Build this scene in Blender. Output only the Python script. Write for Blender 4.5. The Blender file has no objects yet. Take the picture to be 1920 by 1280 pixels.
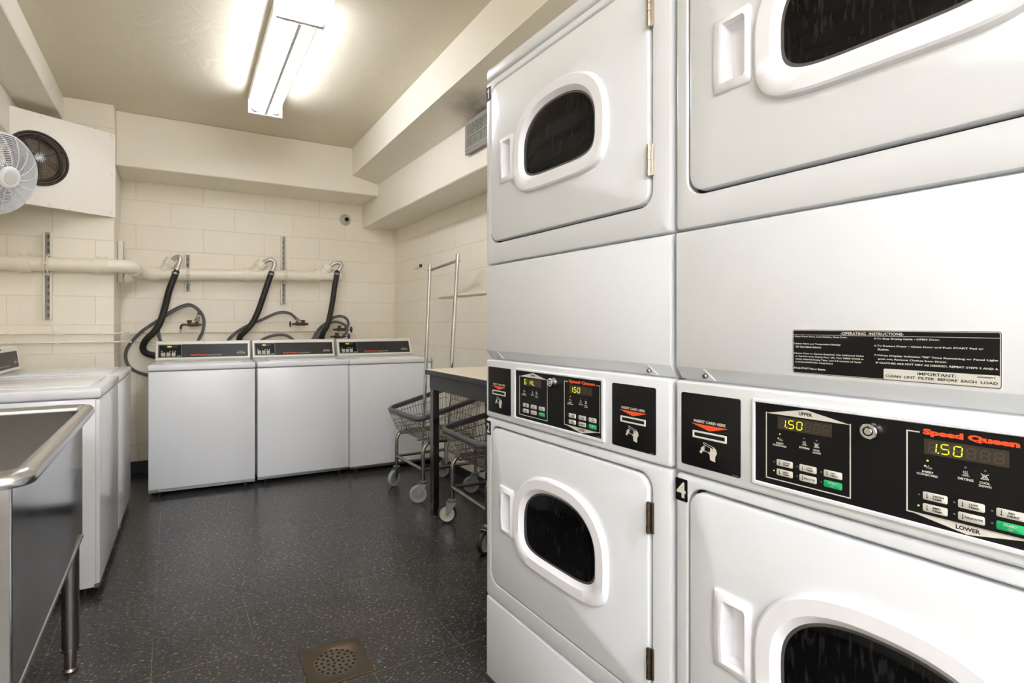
import bpy, bmesh, math, random
from mathutils import Vector, Matrix
random.seed(7)
PI = math.pi
S = bpy.context.scene
# ------------------------------------------------------------------ camera, world, exposure
cam = bpy.data.objects.new('camera', bpy.data.cameras.new('camera'))
S.collection.objects.link(cam)
cam.location = (0, 0, 1.13)
cam.rotation_euler = (PI / 2, 0, -math.atan2(541, 997))
cam.data.sensor_width = 36
cam.data.lens = 997 / 1920 * 36
cam.data.shift_x = 97 / 1920
cam.data.shift_y = -34 / 1920
cam.data.clip_start = 0.02
S.camera = cam
W = bpy.data.worlds.new('world'); S.world = W; W.use_nodes = True
W.node_tree.nodes['Background'].inputs[0].default_value = (0.9, 0.88, 0.82, 1)
W.node_tree.nodes['Background'].inputs[1].default_value = 0.05
S.view_settings.view_transform = 'Standard'
S.view_settings.look = 'None'
S.view_settings.gamma = 1
S.view_settings.use_curve_mapping = False
S.view_settings.exposure = 1.62
S.cycles.use_denoising = True
S.cycles.max_bounces = 10
S.cycles.diffuse_bounces = 6
S.cycles.sample_clamp_indirect = 6
TUBE = 10.5          # radiance of the fluorescent tubes

XR, YB, XL, YF = 1.845, 4.70, -0.95, -2.3     # room: right wall, back wall, left wall, wall behind
ZC = 2.574

# ------------------------------------------------------------------ materials
MATS = {}
def nodes(name):
    m = bpy.data.materials.new(name); m.use_nodes = True
    nt = m.node_tree
    return m, nt, nt.nodes['Principled BSDF']
def N(nt, t, **kw):
    n = nt.nodes.new(t)
    for k, v in kw.items():
        if k in n.inputs.keys(): n.inputs[k].default_value = v
        else: setattr(n, k, v)
    return n
def lin(c):
    return tuple(((x / 255) / 12.92 if x <= 10 else (((x / 255) + .055) / 1.055) ** 2.4) for x in c) + (1,)
def mat(name, rgb, rough=.5, metal=0., emis=0., ecol=None, bump=0., bscale=60., spec=.5, coat=0., var=0., vscale=8.):
    if name in MATS: return MATS[name]
    m, nt, b = nodes(name)
    b.inputs['Base Color'].default_value = lin(rgb)
    b.inputs['Roughness'].default_value = rough
    b.inputs['Metallic'].default_value = metal
    b.inputs['Specular IOR Level'].default_value = spec
    b.inputs['Coat Weight'].default_value = coat
    if emis:
        b.inputs['Emission Color'].default_value = lin(ecol or rgb)
        b.inputs['Emission Strength'].default_value = emis
    tc = N(nt, 'ShaderNodeTexCoord')
    if bump:
        n = N(nt, 'ShaderNodeTexNoise', Scale=bscale, Detail=3.0)
        nt.links.new(tc.outputs['Object'], n.inputs['Vector'])
        bp = N(nt, 'ShaderNodeBump', Strength=bump, Distance=.004)
        nt.links.new(n.outputs['Fac'], bp.inputs['Height'])
        nt.links.new(bp.outputs['Normal'], b.inputs['Normal'])
    if var:
        n = N(nt, 'ShaderNodeTexNoise', Scale=vscale, Detail=4.0)
        nt.links.new(tc.outputs['Object'], n.inputs['Vector'])
        mx = N(nt, 'ShaderNodeMix', data_type='RGBA')
        mx.inputs[6].default_value = lin([max(0, c * (1 - var)) for c in rgb])
        mx.inputs[7].default_value = lin([min(255, c * (1 + var * .5)) for c in rgb])
        nt.links.new(n.outputs['Fac'], mx.inputs[0])
        nt.links.new(mx.outputs[2], b.inputs['Base Color'])
    MATS[name] = m
    return m

CREAM = (243, 236, 219)
def block_mat(name, axis, u0, bw=.46, z0=.028):
    """painted concrete block: brick pattern in world metres"""
    m, nt, b = nodes(name)
    g = N(nt, 'ShaderNodeNewGeometry')
    sp = N(nt, 'ShaderNodeSeparateXYZ'); nt.links.new(g.outputs['Position'], sp.inputs[0])
    cb = N(nt, 'ShaderNodeCombineXYZ')
    nt.links.new(sp.outputs[axis], cb.inputs[0]); nt.links.new(sp.outputs['Z'], cb.inputs[1])
    mp = N(nt, 'ShaderNodeMapping'); mp.inputs['Location'].default_value = (-u0, -z0, 0)
    nt.links.new(cb.outputs[0], mp.inputs[0])
    # wobble so that the joints are not ruler straight
    nz = N(nt, 'ShaderNodeTexNoise', Scale=7.0, Detail=2.0)
    nt.links.new(g.outputs['Position'], nz.inputs['Vector'])
    vm = N(nt, 'ShaderNodeVectorMath', operation='SCALE'); vm.inputs['Scale'].default_value = .006
    nt.links.new(nz.outputs['Color'], vm.inputs[0])
    va = N(nt, 'ShaderNodeVectorMath', operation='ADD')
    nt.links.new(mp.outputs[0], va.inputs[0]); nt.links.new(vm.outputs[0], va.inputs[1])
    br = N(nt, 'ShaderNodeTexBrick', offset=.5, offset_frequency=2, squash=1.0)
    br.inputs['Scale'].default_value = 1
    br.inputs['Mortar Size'].default_value = .0032
    br.inputs['Mortar Smooth'].default_value = .6
    br.inputs['Brick Width'].default_value = bw
    br.inputs['Row Height'].default_value = .185
    br.inputs['Bias'].default_value = 0
    br.inputs['Color1'].default_value = lin(CREAM)
    br.inputs['Color2'].default_value = lin((240, 232, 214))
    br.inputs['Mortar'].default_value = lin((228, 218, 196))  # joints wear the same paint; crease shade is put into their colour
    nt.links.new(va.outputs[0], br.inputs['Vector'])
    nt.links.new(br.outputs['Color'], b.inputs['Base Color'])
    b.inputs['Roughness'].default_value = .38
    inv = N(nt, 'ShaderNodeMath', operation='MULTIPLY'); inv.inputs[1].default_value = -.25
    nt.links.new(br.outputs['Fac'], inv.inputs[0])
    n2 = N(nt, 'ShaderNodeTexNoise', Scale=120.0, Detail=4.0)
    nt.links.new(g.outputs['Position'], n2.inputs['Vector'])
    m2 = N(nt, 'ShaderNodeMath', operation='MULTIPLY_ADD'); m2.inputs[1].default_value = .16
    nt.links.new(n2.outputs['Fac'], m2.inputs[0]); nt.links.new(inv.outputs[0], m2.inputs[2])
    n3 = N(nt, 'ShaderNodeTexNoise', Scale=9.0, Detail=2.0)
    nt.links.new(g.outputs['Position'], n3.inputs['Vector'])
    m3 = N(nt, 'ShaderNodeMath', operation='MULTIPLY_ADD'); m3.inputs[1].default_value = .8
    nt.links.new(n3.outputs['Fac'], m3.inputs[0]); nt.links.new(m2.outputs[0], m3.inputs[2])
    bp = N(nt, 'ShaderNodeBump', Strength=.55, Distance=.008)
    nt.links.new(m3.outputs[0], bp.inputs['Height'])
    nt.links.new(bp.outputs['Normal'], b.inputs['Normal'])
    return m

def plaster_mat(name, rgb, rough=.5, stain=False):
    m, nt, b = nodes(name)
    g = N(nt, 'ShaderNodeNewGeometry')
    b.inputs['Roughness'].default_value = rough
    n1 = N(nt, 'ShaderNodeTexNoise', Scale=2.2, Detail=5.0, Roughness=.6)
    n2 = N(nt, 'ShaderNodeTexNoise', Scale=45.0, Detail=4.0)
    for n in (n1, n2): nt.links.new(g.outputs['Position'], n.inputs['Vector'])
    mx = N(nt, 'ShaderNodeMix', data_type='RGBA')
    mx.inputs[6].default_value = lin([c * .965 for c in rgb]); mx.inputs[7].default_value = lin(rgb)
    nt.links.new(n1.outputs['Fac'], mx.inputs[0])
    out = mx.outputs[2]
    if stain:    # sooty patch on the soffit over the wall clock
        d = N(nt, 'ShaderNodeVectorMath', operation='DISTANCE'); d.inputs[1].default_value = (1.47, 2.50, 2.30)
        nt.links.new(g.outputs['Position'], d.inputs[0])
        mr = N(nt, 'ShaderNodeMapRange'); mr.inputs['From Min'].default_value = .02; mr.inputs['From Max'].default_value = .22
        mr.inputs['To Min'].default_value = .75; mr.inputs['To Max'].default_value = 0
        nt.links.new(d.outputs['Value'], mr.inputs['Value'])
        mm = N(nt, 'ShaderNodeMath', operation='MULTIPLY', use_clamp=True)
        nt.links.new(mr.outputs[0], mm.inputs[0])
        n5 = N(nt, 'ShaderNodeTexNoise', Scale=14.0, Detail=5.0); nt.links.new(g.outputs['Position'], n5.inputs['Vector'])
        m5 = N(nt, 'ShaderNodeMath', operation='MULTIPLY', use_clamp=True); m5.inputs[1].default_value = 1.7
        nt.links.new(n5.outputs['Fac'], m5.inputs[0]); nt.links.new(m5.outputs[0], mm.inputs[1])
        m6 = N(nt, 'ShaderNodeMix', data_type='RGBA'); m6.inputs[7].default_value = lin((92, 84, 72))
        nt.links.new(mm.outputs[0], m6.inputs[0]); nt.links.new(out, m6.inputs[6]); out = m6.outputs[2]
    nt.links.new(out, b.inputs['Base Color'])
    a = N(nt, 'ShaderNodeMath', operation='MULTIPLY_ADD'); a.inputs[1].default_value = .12
    nt.links.new(n2.outputs['Fac'], a.inputs[0])
    n3 = N(nt, 'ShaderNodeTexNoise', Scale=6.0, Detail=4.0, Distortion=1.2); nt.links.new(g.outputs['Position'], n3.inputs['Vector'])
    nt.links.new(n3.outputs['Fac'], a.inputs[2])
    bp = N(nt, 'ShaderNodeBump', Strength=.5, Distance=.008)
    nt.links.new(a.outputs[0], bp.inputs['Height']); nt.links.new(bp.outputs['Normal'], b.inputs['Normal'])
    return m

def floor_mat():
    m, nt, b = nodes('black_vinyl_tile')
    g = N(nt, 'ShaderNodeNewGeometry')
    def noise(scale, loc, s, d, rot=0):
        mp = N(nt, 'ShaderNodeMapping'); mp.inputs['Scale'].default_value = scale; mp.inputs['Location'].default_value = loc
        mp.inputs['Rotation'].default_value = (0, 0, rot)
        nt.links.new(g.outputs['Position'], mp.inputs[0])
        n = N(nt, 'ShaderNodeTexNoise', Scale=s, Detail=d, Roughness=.55)
        nt.links.new(mp.outputs[0], n.inputs['Vector']); return n.outputs['Fac']
    def ramp(src, a, c):
        r = N(nt, 'ShaderNodeMapRange'); r.inputs['From Min'].default_value = a; r.inputs['From Max'].default_value = c
        nt.links.new(src, r.inputs['Value']); return r.outputs[0]
    def mix(fac, A, B, k=1.0):
        x = N(nt, 'ShaderNodeMix', data_type='RGBA')
        if k != 1.0:
            q = N(nt, 'ShaderNodeMath', operation='MULTIPLY'); q.inputs[1].default_value = k
            nt.links.new(fac, q.inputs[0]); fac = q.outputs[0]
        nt.links.new(fac, x.inputs[0])
        if isinstance(A, tuple): x.inputs[6].default_value = A
        else: nt.links.new(A, x.inputs[6])
        x.inputs[7].default_value = B
        return x.outputs[2]
    c = mix(noise((1, 1.6, 1), (3, 1, 0), 2.6, 2), lin((40, 38, 37)), lin((65, 62, 60)))
    c = mix(ramp(noise((1, 3.2, 1), (0, 0, 0), 55, 2, .10), .56, .72), c, lin((108, 105, 101)), .45)
    c = mix(ramp(noise((1, 4.2, 1), (7, 3, 0), 58, 1.2, .06), .660, .72), c, lin((192, 185, 172)), .75)
    c = mix(ramp(noise((1, 2.4, 1), (1, 9, 0), 120, 1, .3), .70, .75), c, lin((170, 166, 158)), .7)
    # joints between tiles
    mp = N(nt, 'ShaderNodeMapping'); mp.inputs['Location'].default_value = (.0586 + .3168 * 10, -1.96 + .3168 * 20, 0)
    nt.links.new(g.outputs['Position'], mp.inputs[0])
    br = N(nt, 'ShaderNodeTexBrick', offset=0.0, offset_frequency=2, squash=1.0)
    br.inputs['Scale'].default_value = 1; br.inputs['Mortar Size'].default_value = .0009
    br.inputs['Mortar Smooth'].default_value = .1
    br.inputs['Brick Width'].default_value = .3168; br.inputs['Row Height'].default_value = .3168
    nt.links.new(mp.outputs[0], br.inputs['Vector'])
    nn = noise((1, 1, 1), (5, 5, 0), 2.3, 2)
    q = N(nt, 'ShaderNodeMath', operation='MULTIPLY'); nt.links.new(br.outputs['Fac'], q.inputs[0]); nt.links.new(ramp(nn, .42, .6), q.inputs[1])
    c = mix(q.outputs[0], c, lin((140, 126, 106)), .6)
    nt.links.new(c, b.inputs['Base Color'])
    r = N(nt, 'ShaderNodeMapRange'); r.inputs['To Min'].default_value = .20; r.inputs['To Max'].default_value = .30
    nt.links.new(noise((1, 1, 1), (2, 8, 0), 1.7, 1), r.inputs['Value'])
    nt.links.new(r.outputs[0], b.inputs['Roughness'])
    b.inputs['Specular IOR Level'].default_value = .42
    bp = N(nt, 'ShaderNodeBump', Strength=.12, Distance=.002)
    nt.links.new(noise((1, 1, 1), (0, 0, 0), 30, 3), bp.inputs['Height']); nt.links.new(bp.outputs['Normal'], b.inputs['Normal'])
    return m

def steel_mat(name, rgb, rough, axis_scale=(1, 1, 60)):
    m, nt, b = nodes(name)
    b.inputs['Metallic'].default_value = 1; b.inputs['Base Color'].default_value = lin(rgb)
    tc = N(nt, 'ShaderNodeTexCoord'); mp = N(nt, 'ShaderNodeMapping'); mp.inputs['Scale'].default_value = axis_scale
    nt.links.new(tc.outputs['Object'], mp.inputs[0])
    n = N(nt, 'ShaderNodeTexNoise', Scale=9.0, Detail=3.0); nt.links.new(mp.outputs[0], n.inputs['Vector'])
    r = N(nt, 'ShaderNodeMapRange'); r.inputs['To Min'].default_value = rough * .8; r.inputs['To Max'].default_value = rough * 1.25
    nt.links.new(n.outputs['Fac'], r.inputs['Value']); nt.links.new(r.outputs[0], b.inputs['Roughness'])
    return m

def glass_mat():
    m, nt, b = nodes('black_door_glass'); b.inputs['Roughness'].default_value = .08; b.inputs['Specular IOR Level'].default_value = .2
    tc = N(nt, 'ShaderNodeTexCoord'); mp = N(nt, 'ShaderNodeMapping'); mp.inputs['Scale'].default_value = (1, 1, .16)
    nt.links.new(tc.outputs['Object'], mp.inputs[0]); n = N(nt, 'ShaderNodeTexNoise', Scale=150.0, Detail=3.0); nt.links.new(mp.outputs[0], n.inputs['Vector'])
    r = N(nt, 'ShaderNodeMapRange'); r.inputs['From Min'].default_value = .52; r.inputs['From Max'].default_value = .8; nt.links.new(n.outputs['Fac'], r.inputs['Value'])
    x = N(nt, 'ShaderNodeMix', data_type='RGBA'); x.inputs[6].default_value = lin((8, 8, 8)); x.inputs[7].default_value = lin((44, 43, 42)); nt.links.new(r.outputs[0], x.inputs[0])
    nt.links.new(x.outputs[2], b.inputs['Base Color']); return m
M = dict(
    floor=floor_mat(),
    wall_back=block_mat('painted_block_back', 'X', .225),
    wall_side=block_mat('painted_block_side', 'Y', 4.38 - .45 * 11, .45),
    wall_pil=block_mat('painted_block_pilaster', 'X', -.434 - .225, .45, .012),
    ceil=plaster_mat('ceiling_plaster', (224, 214, 190), .42),  # darker than the wall cream: dimmer ceiling light put into the colour
    beam=plaster_mat('beam_plaster', (242, 235, 218), .42),
    beam_st=plaster_mat('beam_plaster_sooty', (242, 235, 218), .42, True),
    board=mat('painted_plywood', (244, 237, 224), .35, bump=.25, bscale=14),
    cove=mat('black_rubber', (22, 21, 21), .4),
    white=mat('white_enamel', (222, 225, 228), .28, bump=.03, bscale=160, coat=.2),
    white2=mat('white_enamel_washer', (234, 236, 238), .22, coat=.3),
    plastic=mat('white_plastic', (236, 236, 240), .35, bump=.06, bscale=420),
    dark_gap=mat('dark_interior', (26, 25, 22), .8),
    glass=glass_mat(),
    seal=mat('grey_seal', (78, 76, 74), .25, spec=.8),
    chrome=mat('chrome', (205, 203, 200), .12, metal=1),
    chrome_old=mat('worn_chrome', (176, 168, 158), .26, metal=1, var=.25, vscale=18),
    cart_steel=mat('cart_steel', (164, 158, 150), .26, metal=1, var=.2, vscale=10),
    nickel=mat('nickel_hinge', (188, 176, 160), .3, metal=1),
    dk_hinge=mat('tarnished_hinge', (112, 98, 84), .4, metal=1),
    overlay=mat('black_overlay', (17, 16, 16), .38, spec=.22),
    overlay_g=mat('charcoal_overlay', (54, 52, 51), .4, spec=.3),
    ink=mat('pale_print', (214, 211, 200), .5),
    inkdk=mat('dark_print', (34, 32, 30), .5),
    key=mat('pale_key', (206, 204, 194), .45),
    green=mat('green_key', (20, 176, 104), .4),
    orange=mat('orange_print', (240, 84, 34), .45),
    lcdback=mat('display_window', (52, 42, 33), .3),
    seg_dim=mat('unlit_segment', (84, 74, 60), .5),
    seg=mat('lit_segment', (232, 240, 30), .5, emis=.42, ecol=(226, 236, 40)),
    led_on=mat('lit_indicator', (190, 205, 60), .4, emis=.15, ecol=(190, 210, 50)),
    led_off=mat('unlit_indicator', (96, 94, 90), .4),
    cream_pipe=mat('cream_painted_pipe', (238, 230, 210), .3, bump=.1, bscale=40),
    strut=mat('painted_channel', (230, 224, 208), .4),
    strut_in=mat('galvanised_channel', (172, 168, 158), .5, metal=.3),
    slot=mat('channel_slot', (122, 117, 106), .8),
    hose_bk=mat('black_rubber_hose', (34, 33, 32), .42),
    hose_gr=mat('grey_rubber_hose', (92, 92, 92), .5),
    alu=mat('aluminium_tube', (206, 204, 198), .42, metal=1),
    brass=mat('rusty_brass', (92, 72, 52), .55, metal=.6, var=.45, vscale=60),
    blue=mat('blue_handle', (38, 58, 104), .5),
    rimg=mat('grey_vinyl_bumper', (92, 91, 90), .42),
    tyre_g=mat('grey_tyre', (166, 165, 163), .55),
    tyre_b=mat('black_tyre', (30, 30, 30), .4),
    hub_c=mat('cream_hub', (205, 198, 180), .4),
    hub_g=mat('grey_hub', (140, 141, 143), .35),
    zinc=mat('zinc_plate', (150, 152, 152), .38, metal=1),
    table=mat('cream_laminate', (240, 228, 208), .35),
    tdark=mat('charcoal_steel', (48, 47, 48), .42),
    tleg=mat('dark_steel_leg', (112, 108, 104), .22, metal=1),
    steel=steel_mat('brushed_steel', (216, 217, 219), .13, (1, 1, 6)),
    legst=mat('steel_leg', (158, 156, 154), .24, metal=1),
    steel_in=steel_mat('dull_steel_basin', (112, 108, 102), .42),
    rimst=mat('polished_steel_rim', (212, 213, 215), .26, metal=1),
    bronze=mat('bronze_drain', (90, 76, 60), .36, metal=.75, var=.25, vscale=14),
    bronze_b=mat('worn_strainer', (122, 112, 98), .3, metal=.85, var=.2, vscale=30),
    black=mat('black_void', (6, 6, 6), .9),
    tube=mat('fluorescent_tube', (255, 255, 255), .4, emis=TUBE, ecol=(231, 236, 252)),
    fill_panel=mat('fill_panel_glow', (255, 255, 255), .4, emis=TUBE * 2.2, ecol=(231, 236, 252)),  # glow of the added fill panels, not of any tube
    diffuser=mat('lit_diffuser', (240, 238, 230), .4, emis=.42, ecol=(255, 246, 226)),
    fix=mat('white_fixture', (240, 238, 232), .4),
    fixend=mat('lamp_socket', (225, 222, 214), .5),
    fanw=mat('fan_white', (226, 226, 226), .4),
    fang=mat('fan_blade_grey', (128, 128, 130), .5),
    ringbk=mat('dark_fan_guard', (78, 68, 60), .4, metal=.3),
    ringin=mat('dusty_fan_back', (150, 134, 116), .7),
    clock=mat('silver_clock', (150, 142, 141), .45),
    lcd=mat('grey_lcd', (122, 124, 104), .4),
    lcdink=mat('lcd_digit', (74, 76, 60), .5),
    camw=mat('camera_shell', (198, 192, 174), .35),
    bolt=mat('steel_bolt', (160, 158, 156), .3, metal=1),
    lint=mat('white_console', (232, 228, 218), .35),
)

# ------------------------------------------------------------------ geometry helpers
def rot_to(v):
    return Vector(v).normalized().to_track_quat('Z', 'Y').to_matrix().to_4x4()
class MB:
    def __init__(s):
        s.bm = bmesh.new(); s.mi = 0; s.mats = []
    def use(s, m):
        if m not in s.mats: s.mats.append(m)
        s.mi = s.mats.index(m); return s
    def _f(s, vs):
        try: f = s.bm.faces.new(vs)
        except ValueError: return None
        f.material_index = s.mi; return f
    def merge(s, b2, mtx=None):
        if mtx is not None: bmesh.ops.transform(b2, matrix=mtx, verts=b2.verts)
        vm = [s.bm.verts.new(v.co) for v in b2.verts]
        b2.verts.index_update()
        for f in b2.faces: s._f([vm[v.index] for v in f.verts])
        b2.free()
    def box(s, a, b, bev=0., seg=2, mtx=None):
        b2 = bmesh.new()
        c = [(a[i] + b[i]) / 2 for i in range(3)]; d = [abs(b[i] - a[i]) for i in range(3)]
        bmesh.ops.create_cube(b2, size=1, matrix=Matrix.Translation(c) @ Matrix.Diagonal((*d, 1)))
        if bev: bmesh.ops.bevel(b2, geom=b2.edges[:], offset=min(bev, min(d) * .49), segments=seg, affect='EDGES', profile=.5)
        s.merge(b2, mtx); return s
    def hexa(s, lo, hi):
        n = len(lo); L = [s.bm.verts.new(p) for p in lo]; H = [s.bm.verts.new(p) for p in hi]
        s._f(L[::-1]); s._f(H)
        for i in range(n): s._f([L[i], L[(i + 1) % n], H[(i + 1) % n], H[i]])
        return s
    def loft(s, loops, cap0=False, cap1=False, closed=True):
        R = [[s.bm.verts.new(p) for p in l] for l in loops]
        n = len(R[0])
        for a, b in zip(R, R[1:]):
            for i in range(n if closed else n - 1):
                j = (i + 1) % n; s._f([a[i], a[j], b[j], b[i]])
        if cap0: s._f(R[0][::-1])
        if cap1: s._f(R[-1])
        return s
    def cyl(s, p, q, r, n=16, r2=None, cap=True):
        p, q = Vector(p), Vector(q); m = rot_to(q - p); r2 = r if r2 is None else r2
        def ring(c, rr): return [c + (m @ Vector((rr * math.cos(2 * PI * i / n), rr * math.sin(2 * PI * i / n), 0))) for i in range(n)]
        return s.loft([ring(p, r), ring(q, r2)], cap, cap)
    def lathe(s, prof, origin=(0, 0, 0), axis=(0, 0, 1), n=24, caps=(False, False)):
        m = rot_to(axis); o = Vector(origin)
        loops = [[o + m @ Vector((r * math.cos(2 * PI * i / n), r * math.sin(2 * PI * i / n), h)) for i in range(n)] for r, h in prof]
        return s.loft(loops, *caps)
    def tube(s, pts, r, n=10, smooth=0, cap=True, flat=None):
        P = [Vector(p) for p in pts]
        if smooth: P = catmull(P, smooth)
        t = (P[1] - P[0]).normalized(); u = t.orthogonal().normalized(); loops = []
        for i, p in enumerate(P):
            a = (P[min(i + 1, len(P) - 1)] - P[max(i - 1, 0)]).normalized()
            q = t.rotation_difference(a); u = (q @ u); u = (u - a * u.dot(a)).normalized(); t = a; v = a.cross(u)
            rr = r(i / (len(P) - 1)) if callable(r) else r
            loops.append([p + (u * math.cos(2 * PI * k / n) + v * math.sin(2 * PI * k / n)) * rr for k in range(n)])
        return s.loft(loops, cap, cap)
    def torus(s, c, axis, R, r, n=48, k=8, sq=1.0):
        m = rot_to(axis); c = Vector(c); loops = []
        for i in range(n + 1):
            a = 2 * PI * i / n
            d = Vector((math.cos(a), math.sin(a), 0))
            loops.append([c + m @ (d * (R + r * math.cos(2 * PI * j / k)) + Vector((0, 0, sq * r * math.sin(2 * PI * j / k)))) for j in range(k)])
        return s.loft(loops)
    def text(s, body, x0, x1, z0, z1, y=0., bold=.012, flip=1, res=2, spacing=1.0, keep=False):
        """lettering fitted into the rectangle x0..x1, z0..z1 of a plane facing -y"""
        me = text_mesh(body, bold, res, spacing)
        xs = [v.co.x for v in me.vertices]; zs = [v.co.y for v in me.vertices]
        sx = (x1 - x0) / (max(xs) - min(xs)); sz = (z1 - z0) / (max(zs) - min(zs))
        if keep: sx = sz
        mx, mz = min(xs), min(zs)
        vm = [s.bm.verts.new((x0 + (v.co.x - mx) * sx, y, z0 + (v.co.y - mz) * sz)) for v in me.vertices]
        for p in me.polygons: s._f([vm[i] for i in p.vertices])
        return s
    def quad(s, x0, x1, z0, z1, y):
        s._f([s.bm.verts.new(p) for p in ((x0, y, z0), (x1, y, z0), (x1, y, z1), (x0, y, z1))]); return s
    def poly(s, pts, y):
        s._f([s.bm.verts.new((p[0], y, p[1])) for p in pts]); return s
    def line(s, pts, w, y, closed=False):
        n = len(pts)
        for i in range(n if closed else n - 1):
            a, b = Vector(pts[i]), Vector(pts[(i + 1) % n]); d = (b - a).normalized(); nn = Vector((-d.y, d.x)) * w / 2; e = d * w / 2
            s.poly([a - nn - e, b - nn + e, b + nn + e, a + nn - e], y)
        return s
    def plate(s, x0, x1, z0, z1, r, y0, y1, bev=.001, n=6):
        """rounded-corner slab: back at y0, front at y1 (smaller y = nearer the viewer)"""
        s.loft([rrect(x0, x1, z0, z1, r, y0, n), rrect(x0, x1, z0, z1, r, y1 + bev, n),
                rrect(x0 + bev * .3, x1 - bev * .3, z0 + bev * .3, z1 - bev * .3, r, y1 + bev * .3, n),
                rrect(x0 + bev, x1 - bev, z0 + bev, z1 - bev, max(r - bev, 1e-4), y1, n)], False, True)
        return s
    def build(s, name, m=None, parent=None, smooth=35, T=None):
        if m is not None: s.mats = [m]
        bmesh.ops.recalc_face_normals(s.bm, faces=s.bm.faces[:])
        if T is not None: bmesh.ops.transform(s.bm, matrix=T, verts=s.bm.verts)
        me = bpy.data.meshes.new(name); s.bm.to_mesh(me); s.bm.free()
        for x in s.mats: me.materials.append(x)
        if smooth:
            me.shade_smooth(); me.set_sharp_from_angle(angle=math.radians(smooth))
        o = bpy.data.objects.new(name, me); S.collection.objects.link(o)
        if parent is not None: o.parent = parent
        return o
def catmull(P, k):
    out = []
    for i in range(len(P) - 1):
        p0, p1, p2, p3 = P[max(i - 1, 0)], P[i], P[i + 1], P[min(i + 2, len(P) - 1)]
        for j in range(k):
            t = j / k
            out.append(.5 * ((2 * p1) + (p2 - p0) * t + (2 * p0 - 5 * p1 + 4 * p2 - p3) * t * t + (3 * p1 - p0 - 3 * p2 + p3) * t ** 3))
    out.append(P[-1]); return out
def rrect(x0, x1, z0, z1, r, y, n=6):
    P = []
    for cx, cz, a0 in ((x1 - r, z1 - r, 0), (x0 + r, z1 - r, 90), (x0 + r, z0 + r, 180), (x1 - r, z0 + r, 270)):
        for i in range(n + 1):
            a = math.radians(a0 + 90 * i / n); P.append((cx + r * math.cos(a), y, cz + r * math.sin(a)))
    return P
_tx = {}
def text_mesh(body, bold, res, spacing):
    k = (body, bold, res, spacing)
    if k in _tx: return _tx[k]
    cu = bpy.data.curves.new('t', 'FONT'); cu.body = body; cu.offset = bold; cu.resolution_u = res; cu.space_character = spacing
    cu.size = 1
    o = bpy.data.objects.new('t', cu); S.collection.objects.link(o)
    bpy.context.view_layer.update()
    me = bpy.data.meshes.new_from_object(o.evaluated_get(bpy.context.evaluated_depsgraph_get()))
    bpy.data.objects.remove(o); bpy.data.curves.remove(cu)
    _tx[k] = me; return me
def tag(o, label, cat, group=None):
    o['label'] = label; o['category'] = cat
    if group: o['group'] = group
    return o
def thing(name, label, cat, loc=(0, 0, 0), rz=0., group=None):
    o = bpy.data.objects.new(name, None); S.collection.objects.link(o)
    o.empty_display_size = .1; o.location = loc; o.rotation_euler = (0, 0, rz)
    return tag(o, label, cat, group)
def struct(o): o['kind'] = 'structure'; return o
def copy_tree(o, parent=None):
    c = o.copy(); S.collection.objects.link(c); c.parent = parent
    for ch in list(o.children): copy_tree(ch, c)
    return c

# ------------------------------------------------------------------ room shell
t = .12
struct(MB().box((XL - t, YF - t, -.1), (XR + t, YB + t, 0)).build('floor', M['floor'], smooth=0))
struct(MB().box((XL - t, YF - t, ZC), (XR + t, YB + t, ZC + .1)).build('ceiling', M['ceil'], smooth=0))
struct(MB().box((XL - t, YB, 0), (XR + t, YB + t, ZC)).build('wall_back', M['wall_back'], smooth=0))
struct(MB().box((XR, YF, 0), (XR + t, YB, ZC)).build('wall_right', M['wall_side'], smooth=0))
struct(MB().box((XL - t, YF, 0), (XL, YB, ZC)).build('wall_left', M['wall_side'], smooth=0))
struct(MB().box((XL - t, YF - t, 0), (XR + t, YF, ZC)).build('wall_front', M['wall_back'], smooth=0))
struct(MB().box((XL, 4.18, 0), (-.335, YB, ZC), .004, 1).build('wall_pilaster', M['wall_pil'], smooth=0))
struct(MB().box((-.335, 4.28, 2.203), (XR, YB, ZC), .006, 1).build('trim_1', M['beam'], smooth=0))       # beam across the back
struct(MB().box((1.53, YF, 2.003), (XR, YB, ZC), .006, 1).build('trim_2', M['beam'], smooth=0))           # lower stepped beam, right
struct(MB().hexa([(1.16, YF, 2.352), (1.53, YF, 2.305), (1.53, YB, 2.30), (1.318, YB, 2.345)],
                 [(1.16, YF, ZC), (1.53, YF, ZC), (1.53, YB, ZC), (1.318, YB, ZC)]).build('trim_3', M['beam_st'], smooth=0))
struct(MB().box((XL, YF, 2.425), (-.607, 4.18, ZC), .006, 1).build('trim_4', M['beam'], smooth=0))        # beam at the left
struct(MB().box((XL, YF, 2.20), (-.812, 4.18, 2.432), .006, 1).build('trim_5', M['beam'], smooth=0))        # deeper step against the left wall
def cove(name, a, b, nrm):
    a, b = Vector((*a, 0)), Vector((*b, 0)); n = Vector((*nrm, 0))
    prof = [(0, 0), (.016, 0), (.012, .006), (.004, .018), (.004, .085), (.002, .088), (0, .088)]
    m = MB(); m.loft([[p + n * x + Vector((0, 0, z)) for x, z in prof] for p in (a, b)], True, True)
    return struct(m.build(name, M['cove'], smooth=0))
cove('baseboard_back', (-.335, YB), (XR, YB), (0, -1))
cove('baseboard_right', (XR, YF), (XR, YB), (-1, 0))
cove('baseboard_pilaster', (XL, 4.18), (-.335, 4.18), (0, -1))
cove('baseboard_left', (XL, YF), (XL, 4.18), (1, 0))

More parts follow.
